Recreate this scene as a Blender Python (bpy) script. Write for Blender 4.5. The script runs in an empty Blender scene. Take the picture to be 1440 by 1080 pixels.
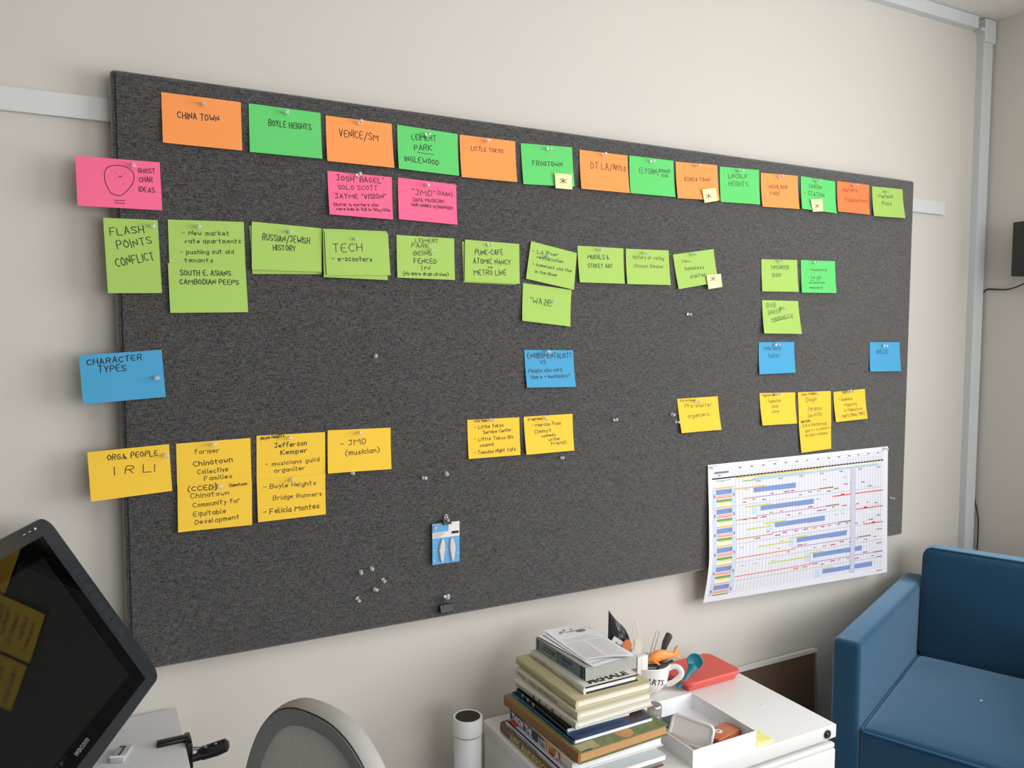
import bpy, bmesh, math, random
from mathutils import Vector, Matrix
random.seed(7)
sc = bpy.context.scene
COL = sc.collection
# ---------------------------------------------------------------- camera, light, exposure
cd = bpy.data.cameras.new('camera'); cam = bpy.data.objects.new('camera', cd); COL.objects.link(cam)
F_PX, YAW, PITCH, ROLL = 1116.522, 0.487043, 0.0652109, 0.0015847
cd.sensor_width = 36.0; cd.lens = F_PX / 1440 * 36.0; cd.clip_start = 0.02
fw = Vector((math.sin(YAW)*math.cos(PITCH), math.cos(YAW)*math.cos(PITCH), -math.sin(PITCH)))
rt0 = Vector((math.cos(YAW), -math.sin(YAW), 0)); up0 = rt0.cross(fw)
rt = math.cos(ROLL)*rt0 + math.sin(ROLL)*up0; up = -math.sin(ROLL)*rt0 + math.cos(ROLL)*up0
cam.matrix_world = Matrix(((rt.x, up.x, -fw.x, -0.04772), (rt.y, up.y, -fw.y, -1.77674), (rt.z, up.z, -fw.z, 1.55455), (0,0,0,1)))
sc.camera = cam
sc.view_settings.view_transform = 'Standard'; sc.view_settings.look = 'None'
sc.view_settings.gamma = 1.0; sc.view_settings.use_curve_mapping = False
sc.view_settings.exposure = 0.17
w = bpy.data.worlds.new('sky'); sc.world = w; w.use_nodes = True
w.node_tree.nodes['Background'].inputs[0].default_value = (0.80, 0.88, 1.0, 1)
w.node_tree.nodes['Background'].inputs[1].default_value = 1.6
def area(name, loc, rot, sx, sy, power, col):
    l = bpy.data.lights.new(name, 'AREA'); l.shape = 'RECTANGLE'; l.size = sx; l.size_y = sy; l.energy = power; l.color = col
    o = bpy.data.objects.new(name, l); COL.objects.link(o); o.location = loc; o.rotation_euler = rot; return o
area('daylight', (2.96, -2.05, 1.62), (0, math.radians(90), 0), 1.40, 1.90, 55, (1.0, 0.995, 0.985))
area('fill_rear', (1.3, -3.62, 1.60), (math.radians(90), 0, 0), 1.9, 1.30, 25, (1.0, 0.995, 0.985))  # added fill lamp behind the camera, lifts the main wall
area('fill_ceiling', (1.5, -1.9, 2.66), (0, 0, 0), 1.2, 0.6, 6, (1.0, 0.99, 0.97))  # added overhead fill, unseen, softens shadows and lifts the tops
# ---------------------------------------------------------------- materials
def srgb(h):
    if isinstance(h, str):
        v = [int(h[i:i+2], 16)/255 for i in (0, 2, 4)]
    else: v = [c/255 for c in h]
    return tuple((c/12.92 if c <= 0.04045 else ((c+0.055)/1.055)**2.4) for c in v) + (1,)
MATS = {}
def mat(name, col, rough=0.6, metal=0.0, spec=0.5, noise=0.0, nscale=40, bump=0.0, bscale=200, sheen=0.0, coat=0.0, trans=0.0, ior=1.5, alpha=1.0, bdist=0.001):
    if name in MATS: return MATS[name]
    m = bpy.data.materials.new(name); m.use_nodes = True; nt = m.node_tree; b = nt.nodes['Principled BSDF']
    c = srgb(col); b.inputs['Base Color'].default_value = c; b.inputs['Roughness'].default_value = rough
    b.inputs['Metallic'].default_value = metal; b.inputs['Specular IOR Level'].default_value = spec
    b.inputs['Sheen Weight'].default_value = sheen; b.inputs['Coat Weight'].default_value = coat
    b.inputs['Transmission Weight'].default_value = trans; b.inputs['IOR'].default_value = ior; b.inputs['Alpha'].default_value = alpha
    tc = nt.nodes.new('ShaderNodeTexCoord')
    if noise > 0:
        n = nt.nodes.new('ShaderNodeTexNoise'); n.inputs['Scale'].default_value = nscale; n.inputs['Detail'].default_value = 4
        nt.links.new(tc.outputs['Object'], n.inputs['Vector'])
        mx = nt.nodes.new('ShaderNodeMix'); mx.data_type = 'RGBA'
        mx.inputs[6].default_value = tuple(x*(1-noise) for x in c[:3])+(1,); mx.inputs[7].default_value = tuple(min(1, x*(1+noise)) for x in c[:3])+(1,)
        nt.links.new(n.outputs['Fac'], mx.inputs[0]); nt.links.new(mx.outputs[2], b.inputs['Base Color'])
    if bump > 0:
        n2 = nt.nodes.new('ShaderNodeTexNoise'); n2.inputs['Scale'].default_value = bscale; n2.inputs['Detail'].default_value = 3
        nt.links.new(tc.outputs['Object'], n2.inputs['Vector'])
        bp = nt.nodes.new('ShaderNodeBump'); bp.inputs['Strength'].default_value = bump; bp.inputs['Distance'].default_value = bdist
        nt.links.new(n2.outputs['Fac'], bp.inputs['Height']); nt.links.new(bp.outputs['Normal'], b.inputs['Normal'])
    MATS[name] = m; return m
def weave(name, dark, light, sx, sz, rough=0.9, sheen=0.3, mid=0.5, wid=0.22, axis='xz', bump=0.3):
    """fabric of crossing threads: two streaked noises, one along each thread direction"""
    m = bpy.data.materials.new(name); m.use_nodes = True; nt = m.node_tree; b = nt.nodes['Principled BSDF']
    b.inputs['Roughness'].default_value = rough; b.inputs['Sheen Weight'].default_value = sheen; b.inputs['Specular IOR Level'].default_value = 0.15
    tc = nt.nodes.new('ShaderNodeTexCoord'); outs = []
    for a, c in ((sx, sz), (sz, sx)):
        mp = nt.nodes.new('ShaderNodeMapping'); mp.inputs['Scale'].default_value = (a, a if axis == 'xz' else c, c)
        nt.links.new(tc.outputs['Object'], mp.inputs['Vector'])
        n = nt.nodes.new('ShaderNodeTexNoise'); n.inputs['Scale'].default_value = 1; n.inputs['Detail'].default_value = 2; n.inputs['Roughness'].default_value = 0.6
        nt.links.new(mp.outputs[0], n.inputs['Vector']); outs.append(n)
    n3 = nt.nodes.new('ShaderNodeTexNoise'); n3.inputs['Scale'].default_value = sz*0.9; n3.inputs['Detail'].default_value = 1
    nt.links.new(tc.outputs['Object'], n3.inputs['Vector'])
    ad = nt.nodes.new('ShaderNodeMath'); ad.operation = 'ADD'; nt.links.new(outs[0].outputs['Fac'], ad.inputs[0]); nt.links.new(outs[1].outputs['Fac'], ad.inputs[1])
    ad2 = nt.nodes.new('ShaderNodeMath'); ad2.operation = 'ADD'; nt.links.new(ad.outputs[0], ad2.inputs[0]); nt.links.new(n3.outputs['Fac'], ad2.inputs[1])
    mr = nt.nodes.new('ShaderNodeMapRange'); mr.inputs['From Min'].default_value = 3*mid-wid*1.5; mr.inputs['From Max'].default_value = 3*mid+wid*1.5
    nt.links.new(ad2.outputs[0], mr.inputs['Value'])
    mx = nt.nodes.new('ShaderNodeMix'); mx.data_type = 'RGBA'; mx.inputs[6].default_value = srgb(dark); mx.inputs[7].default_value = srgb(light)
    nt.links.new(mr.outputs[0], mx.inputs[0]); nt.links.new(mx.outputs[2], b.inputs['Base Color'])
    if bump:
        bp = nt.nodes.new('ShaderNodeBump'); bp.inputs['Strength'].default_value = bump; bp.inputs['Distance'].default_value = 0.0006
        nt.links.new(mr.outputs[0], bp.inputs['Height']); nt.links.new(bp.outputs['Normal'], b.inputs['Normal'])
    MATS[name] = m; return m
WALL = mat('wall_paint', 'D2CDC5', 0.85, spec=0.2, noise=0.012, nscale=3, bump=0.12, bscale=260, bdist=0.0005)
CEIL = mat('ceiling_paint', 'E6E3DE', 0.9, spec=0.1)
TRIM = mat('trim_paint', 'D6D7D5', 0.55, spec=0.3)
FLOOR = mat('carpet', '9C9B98', 0.95, noise=0.2, nscale=150, spec=0.1)
BOARD = weave('board_fabric', '0D0D0E', '646261', 85, 800, mid=0.5, wid=0.18, sheen=0.7)
CARD = {k: mat('paper_'+k, c, 0.75, spec=0.15, noise=0.015, nscale=25) for k, c in dict(orange='FFA05C', redorange='FF8650', green='69D475', pink='FF7199', lime='AACD68', blue='4FA3D0', yellow='F6CA44', cream='F0EDB4').items()}
INK = mat('marker_ink', '100E14', 0.6); INKS = mat('fine_ink', '2A2722', 0.6)
PLASTIC_CLEAR = mat('clear_plastic', 'FFFFFF', 0.10, trans=0.70, ior=1.46, spec=0.6)
STEEL = mat('steel', 'B8B8B8', 0.25, metal=1.0)
WHITE_METAL = mat('white_enamel', 'E3E2E0', 0.32, spec=0.45, coat=0.1)
WHITE = mat('white_paper', 'F1F1F4', 0.7, spec=0.2)
BLACK = mat('black_plastic', '101112', 0.35)
SOFA = weave('sofa_wool', '15354F', '204A65', 220, 700, axis='all', wid=0.3, sheen=1.0, bump=0.2)
SOFA.node_tree.nodes['Principled BSDF'].inputs['Sheen Tint'].default_value = (.45, .72, 1.0, 1)
SOFA.node_tree.nodes['Principled BSDF'].inputs['Sheen Roughness'].default_value = .45
PIPING = mat('sofa_piping', '2A5C80', 0.85, noise=0.1, nscale=300)
# ---------------------------------------------------------------- mesh helpers
class MB:
    def __init__(s): s.v = []; s.f = []; s.m = []; s.smooth = False
    def add(s, vs, fs, mi=0):
        o = len(s.v); s.v += [tuple(v) for v in vs]; s.f += [tuple(i+o for i in f) for f in fs]; s.m += [mi]*len(fs); return s
    def box(s, x0, x1, y0, y1, z0, z1, mi=0, M=None):
        vs = [Vector((x, y, z)) for z in (z0, z1) for y in (y0, y1) for x in (x0, x1)]
        if M is not None: vs = [M @ v for v in vs]
        return s.add(vs, [(0,2,3,1),(4,5,7,6),(0,1,5,4),(2,6,7,3),(0,4,6,2),(1,3,7,5)], mi)
    def quad(s, a, b, c, d, mi=0): return s.add([a, b, c, d], [(0,1,2,3)], mi)
    def rbox(s, x0, x1, y0, y1, z0, z1, r, n=3, mi=0, M=None, puff=0.0, grid=1):
        """rounded box; grid>1 adds face subdivisions so the top can be puffed"""
        hx, hy, hz = (x1-x0)/2, (y1-y0)/2, (z1-z0)/2; c = Vector(((x0+x1)/2, (y0+y1)/2, (z0+z1)/2)); r = min(r, hx*.999, hy*.999, hz*.999)
        def ticks(h):
            a = [-h + r*(1-math.cos(math.pi/2*i/n)) for i in range(n)]
            k = [-(h-r) + 2*(h-r)*i/grid for i in range(grid+1)]
            return [min(-h+r*(1-math.cos(math.pi/2*i/n)), h) for i in range(n)] + k + [h - r*(1-math.cos(math.pi/2*(n-1-i)/n)) for i in range(n)]
        tx, ty, tz = ticks(hx), ticks(hy), ticks(hz)
        idx = {}; vs = []
        def vert(i, j, k):
            if (i, j, k) in idx: return idx[(i, j, k)]
            p = Vector((tx[i], ty[j], tz[k])); q = Vector((max(-(hx-r), min(hx-r, p.x)), max(-(hy-r), min(hy-r, p.y)), max(-(hz-r), min(hz-r, p.z))))
            d = p-q
            if d.length > 1e-9: p = q + d.normalized()*r
            if puff: p.z += puff*max(0, 1-(p.x/hx)**2)*max(0, 1-(p.y/hy)**2)*(1 if p.z > 0 else 0)
            p += c
            if M is not None: p = M @ p
            vs.append(p); idx[(i, j, k)] = len(vs)-1; return len(vs)-1
        X, Y, Z = len(tx)-1, len(ty)-1, len(tz)-1; fs = []
        for i in range(X):
            for j in range(Y):
                fs.append((vert(i,j,0), vert(i,j+1,0), vert(i+1,j+1,0), vert(i+1,j,0))); fs.append((vert(i,j,Z), vert(i+1,j,Z), vert(i+1,j+1,Z), vert(i,j+1,Z)))
        for i in range(X):
            for k in range(Z):
                fs.append((vert(i,0,k), vert(i+1,0,k), vert(i+1,0,k+1), vert(i,0,k+1))); fs.append((vert(i,Y,k), vert(i,Y,k+1), vert(i+1,Y,k+1), vert(i+1,Y,k)))
        for j in range(Y):
            for k in range(Z):
                fs.append((vert(0,j,k), vert(0,j,k+1), vert(0,j+1,k+1), vert(0,j+1,k))); fs.append((vert(X,j,k), vert(X,j+1,k), vert(X,j+1,k+1), vert(X,j,k+1)))
        s.smooth = True
        return s.add(vs, fs, mi)
    def tube(s, pts, r, n=8, mi=0, closed=False, cap=True, flat=1.0):
        pts = [Vector(p) for p in pts]; N = len(pts); rings = []
        rr = r if isinstance(r, (list, tuple)) else [r]*N
        prev = None
        for i, p in enumerate(pts):
            a = pts[(i-1) % N] if (closed or i > 0) else p; b = pts[(i+1) % N] if (closed or i < N-1) else p
            t = (b-a).normalized()
            if prev is None:
                ref = Vector((0, 0, 1)) if abs(t.z) < 0.9 else Vector((1, 0, 0)); u = t.cross(ref).normalized()
            else: u = (prev - t*prev.dot(t)).normalized()
            prev = u; v = t.cross(u)
            rings.append([p + (u*math.cos(2*math.pi*k/n) + v*flat*math.sin(2*math.pi*k/n))*rr[i] for k in range(n)])
        vs = [q for ring in rings for q in ring]; fs = []
        for i in range(N if closed else N-1):
            j = (i+1) % N
            for k in range(n): fs.append((i*n+k, i*n+(k+1) % n, j*n+(k+1) % n, j*n+k))
        if cap and not closed: fs.append(tuple(range(n))[::-1]); fs.append(tuple((N-1)*n+k for k in range(n)))
        s.smooth = True
        return s.add(vs, fs, mi)
    def lathe(s, prof, n=32, mi=0, M=None, cx=0, cy=0):
        vs = []; fs = []
        for r, z in prof:
            for k in range(n):
                v = Vector((cx+r*math.cos(2*math.pi*k/n), cy+r*math.sin(2*math.pi*k/n), z)); vs.append(M @ v if M is not None else v)
        for i in range(len(prof)-1):
            for k in range(n): fs.append((i*n+k, i*n+(k+1) % n, (i+1)*n+(k+1) % n, (i+1)*n+k))
        if prof[0][0] > 1e-5: fs.append(tuple(range(n))[::-1])
        if prof[-1][0] > 1e-5: fs.append(tuple((len(prof)-1)*n+k for k in range(n)))
        s.smooth = True
        return s.add(vs, fs, mi)
    def prism(s, pts, z0, z1, mi=0, M=None):
        n = len(pts); vs = [Vector((x, y, z)) for z in (z0, z1) for x, y in pts]
        if M is not None: vs = [M @ v for v in vs]
        return s.add(vs, [tuple(range(n))[::-1], tuple(range(n, 2*n))] + [(i, (i+1) % n, n+(i+1) % n, n+i) for i in range(n)], mi)
    def text(s, t, size, M, bold=0.0, mi=0, align='LEFT', sx=1.0):
        c = bpy.data.curves.new('t', 'FONT'); c.body = t; c.size = size; c.offset = bold; c.align_x = align; c.resolution_u = 2
        o = bpy.data.objects.new('t', c); me = bpy.data.meshes.new_from_object(o)
        S = Matrix.Diagonal((sx, 1, 1, 1))
        s.add([M @ (S @ v.co) for v in me.vertices], [tuple(p.vertices) for p in me.polygons], mi)
        bpy.data.objects.remove(o); bpy.data.curves.remove(c); bpy.data.meshes.remove(me); return s
def mesh_obj(name, mb, mats, parent=None, loc=None, smooth=None):
    """one mesh object; with loc the vertices are given in the world and re-based on loc"""
    if not isinstance(mats, (list, tuple)): mats = [mats]
    L = Vector(loc) if loc is not None else Vector((0, 0, 0))
    me = bpy.data.meshes.new(name); me.from_pydata([Vector(v)-L for v in mb.v], [], mb.f)
    for m in mats: me.materials.append(m)
    me.polygons.foreach_set('material_index', mb.m)
    sm = mb.smooth if smooth is None else smooth
    if sm:
        me.polygons.foreach_set('use_smooth', [True]*len(mb.f))
        try: me.set_sharp_from_angle(angle=math.radians(40))
        except Exception: pass
    me.update()
    o = bpy.data.objects.new(name, me); COL.objects.link(o)
    if parent is not None: o.parent = parent
    if loc is not None: o.location = L
    return o
def thing(name, label, cat, loc, rotz=0.0, group=None, M=None):
    o = bpy.data.objects.new(name, None); COL.objects.link(o); o.empty_display_size = 0.05
    if M is not None: o.matrix_world = M
    else: o.location = loc; o.rotation_euler = (0, 0, rotz)
    o['label'] = label; o['category'] = cat
    if group: o['group'] = group
    return o
def tag(o, label, cat, group=None):
    o['label'] = label; o['category'] = cat
    if group: o['group'] = group
    return o
def struct(name, mb, m, loc=(0, 0, 0), parent=None):
    o = mesh_obj(name, mb, m, parent, loc)
    if parent is None: o['kind'] = 'structure'
    return o
def wpart(name, mb, mats, parent, **k):
    """part whose vertices are given in world space, under an unrotated thing"""
    L = parent.location
    q = MB(); q.v = [(v[0]-L.x, v[1]-L.y, v[2]-L.z) for v in mb.v]; q.f = mb.f; q.m = mb.m; q.smooth = mb.smooth
    return mesh_obj(name, q, mats, parent, **k)
# ---------------------------------------------------------------- the room
WY, RX, CZ = 0.055, 2.905, 2.69          # main wall plane, right wall plane, ceiling height
LX, FY = -4.2, -3.6
struct('wall_back', MB().box(LX-.1, RX+.1, WY, WY+.1, 0, CZ), WALL, (0, WY, 0))
WY0, WY1, WZ0, WZ1 = -3.02, -1.08, .90, 2.34        # window opening in the right wall, behind the frame's right edge
struct('wall_right', MB().box(RX, RX+.1, WY1, WY, 0, CZ).box(RX, RX+.1, FY, WY0, 0, CZ).box(RX, RX+.1, WY0, WY1, 0, WZ0).box(RX, RX+.1, WY0, WY1, WZ1, CZ), WALL, (RX, 0, 0))
struct('wall_left', MB().box(LX-.1, LX, FY, WY, 0, CZ), WALL, (LX, 0, 0))
FX0, FX1, FZ0, FZ1 = .33, 2.27, .93, 2.27        # added opening for the rear fill light, unseen, in the wall behind the camera
struct('wall_front', MB().box(LX-.1, FX0, FY-.1, FY, 0, CZ).box(FX1, RX+.1, FY-.1, FY, 0, CZ).box(FX0, FX1, FY-.1, FY, 0, FZ0).box(FX0, FX1, FY-.1, FY, FZ1, CZ), WALL, (0, FY, 0))
w2 = bpy.data.objects.new('fill_window', None); COL.objects.link(w2); w2.location = (FX0, FY, FZ0); w2['kind'] = 'structure'  # added window, unseen, gives the rear fill lamp its opening
m = MB()
for a in (FX0, (FX0+FX1)/2-.02, FX1-.04): m.box(a, a+.04, FY-.098, FY-.065, FZ0, FZ1)
for a in (FZ0, FZ1-.04): m.box(FX0, FX1, FY-.098, FY-.065, a, a+.04)
wpart('window_frame', m, TRIM, w2)
wn = bpy.data.objects.new('window_1', None); COL.objects.link(wn); wn.location = (RX, WY0, WZ0); wn['kind'] = 'structure'
m = MB()
for a in (WY0, (WY0+WY1)/2-.02, WY1-.04): m.box(RX+.065, RX+.098, a, a+.04, WZ0, WZ1)
for a in (WZ0, WZ1-.04): m.box(RX+.065, RX+.098, WY0, WY1, a, a+.04)
wpart('window_frame', m, TRIM, wn)
struct('floor', MB().box(LX-.1, RX+.1, FY-.1, WY+.1, -.1, 0), FLOOR)
struct('ceiling', MB().box(LX-.1, RX+.1, FY-.1, WY+.1, CZ, CZ+.1), CEIL, (0, 0, CZ))
struct('baseboard_back', MB().box(LX, RX, WY-.012, WY, 0, .09), TRIM, (0, WY, 0))
struct('baseboard_right', MB().box(RX-.012, RX, FY, WY-.012, 0, .09), TRIM, (RX, 0, 0))
# picture-rail strip that runs behind the board
struct('trim_1', MB().box(LX, 2.668, WY-.014, WY, 1.976, 2.021), TRIM, (0, WY, 1.976))
# cable trunking: along the ceiling, down the corner, and the elbow that joins them
struct('trim_2', MB().box(LX, 2.800, WY-.028, WY, 2.646, 2.688), mat('trunking', 'D2D6D8', .45, spec=.35), (0, WY, 2.65))
struct('trim_3', MB().box(2.838, 2.893, WY-.026, WY, 0.09, 2.62).box(2.893, 2.903, WY-.016, WY, 0.09, 2.62), mat('trunking', 'D2D6D8', .45, spec=.35), (2.87, WY, .09))
struct('trim_4', MB().box(2.834, 2.900, WY-.031, WY, 2.605, 2.686).box(2.815, 2.834, WY-.031, WY, 2.640, 2.652), mat('trunking', 'D2D6D8', .45, spec=.35), (2.86, WY, 2.6))
# ---------------------------------------------------------------- notice board
BW, BZ0, BZ1, BT = 2.44, .85, 2.07, .040
nb = thing('notice_board', 'wide dark grey fabric-covered notice board hung on the white wall', 'notice board', (BW/2, .02, BZ0))
m = MB().rbox(0, BW, 0, BT, BZ0, BZ1, .010, n=3); wpart('fabric_panel', m, BOARD, nb)
m = MB()
for x0, x1, z0, z1 in ((.10, BW-.10, BZ0+.06, BZ0+.13), (.10, BW-.10, BZ1-.20, BZ1-.13)): m.box(x0, x1, BT-.002, WY-.001, z0, z1)
wpart('mounting_rail', m, mat('raw_wood', '8A7355', .8, noise=.2, nscale=30), nb)
SEAM = mat('board_seam', '161616', .95)
m = MB().box(.0085, .0100, -.0008, .001, BZ0+.012, BZ1-.012)
wpart('edge_seam', m, SEAM, nb)
# ---------------------------------------------------------------- hand lettering, one stroke font
GL = dict(A="022842 1434", B="02083847463505 3544433202", C="472806042243", D="02082846442202", E="48080242 0535", F="480802 0535", G="4728060422434525", H="0208 4248 0545", I="0208", J="0848 38332203", K="0208 480542",
 L="080242", M="0208346862", N="02084248", O="28060422444628", P="02083847463505", Q="28060422444628 2441", R="02083847463505 2542", S="4728070644432203", T="0848 2822", U="0803224348", V="082248", W="0812365268", X="0248 0842", Y="0825 482522", Z="08480242",
 a="352605032233 3632", b="0802 052635332203", c="352605032233", d="352605032233 3832", e="0434352605032233", f="38281712 0636", g="352605032233 36312001", h="0802 05263532", i="0602 0708", j="161100 1718", k="0802 360432", l="080312", m="0602 05162522 25364542", n="0602 05263532",
 o="26050322333526", p="0600 052635332203", q="352605032233 3630", r="0602 052636", s="352605332203", t="181322 0636", u="0603223336 3632", v="062236", w="0612243246", x="0236 0632", y="0623 3610", z="06360232")
GL.update({'0': "28060422444628", '1': "072822", '2': "0728470242", '8': "28074422044728", '9': "4548280705454322", '-': "0535", '.': "0203", ',': "1201", '/': "0048", '(': "29060321", ')': "09262301", '"': "0807 1817", "'": "0807", '&': "420618070322 2234", '!': "0804 0302", '?': "07284725 2423", '*': "2228 0347 0743", '>': "0535 263524"})
def strokes(t, rnd, slop=1.0):
    out = []; x = 0.0
    for ch in t:
        if ch == ' ': x += 3.2; continue
        g = GL.get(ch)
        if not g: x += 2; continue
        sc_ = 1 + slop*rnd.uniform(-.10, .10); dy = slop*rnd.uniform(-.35, .35); sl = slop*rnd.uniform(-.06, .10); wid = 0; gs = []
        for st in g.split():
            pts = []
            for k in range(0, len(st)-1, 2):
                px, py = int(st[k]), int(st[k+1])-2; wid = max(wid, px)
                pts.append((px+slop*rnd.uniform(-.18, .18)+sl*py, (py+slop*rnd.uniform(-.18, .18))*sc_+dy))
            # soften corners of round letters
            if len(pts) > 3:
                q = [pts[0]]
                for i in range(1, len(pts)-1):
                    a, b, c = pts[i-1], pts[i], pts[i+1]
                    q.append((b[0]*.72+a[0]*.28, b[1]*.72+a[1]*.28)); q.append((b[0]*.72+c[0]*.28, b[1]*.72+c[1]*.28))
                q.append(pts[-1]); pts = q
            gs.append(pts)
        for st in gs: out.append([(x+px, py) for px, py in st])
        x += wid + 1.9
    return out, max(x-1.9, .1)
def ribbon(mb, pts, w, n=Vector((0, -1, 0)), mi=0):
    for a, b in zip(pts[:-1], pts[1:]):
        d = b-a
        if d.length < 1e-6: continue
        d.normalize(); s = d.cross(n).normalized()*w/2; e = d*w*.35
        mb.quad(a-e-s, b+e-s, b+e+s, a-e+s, mi)
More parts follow.
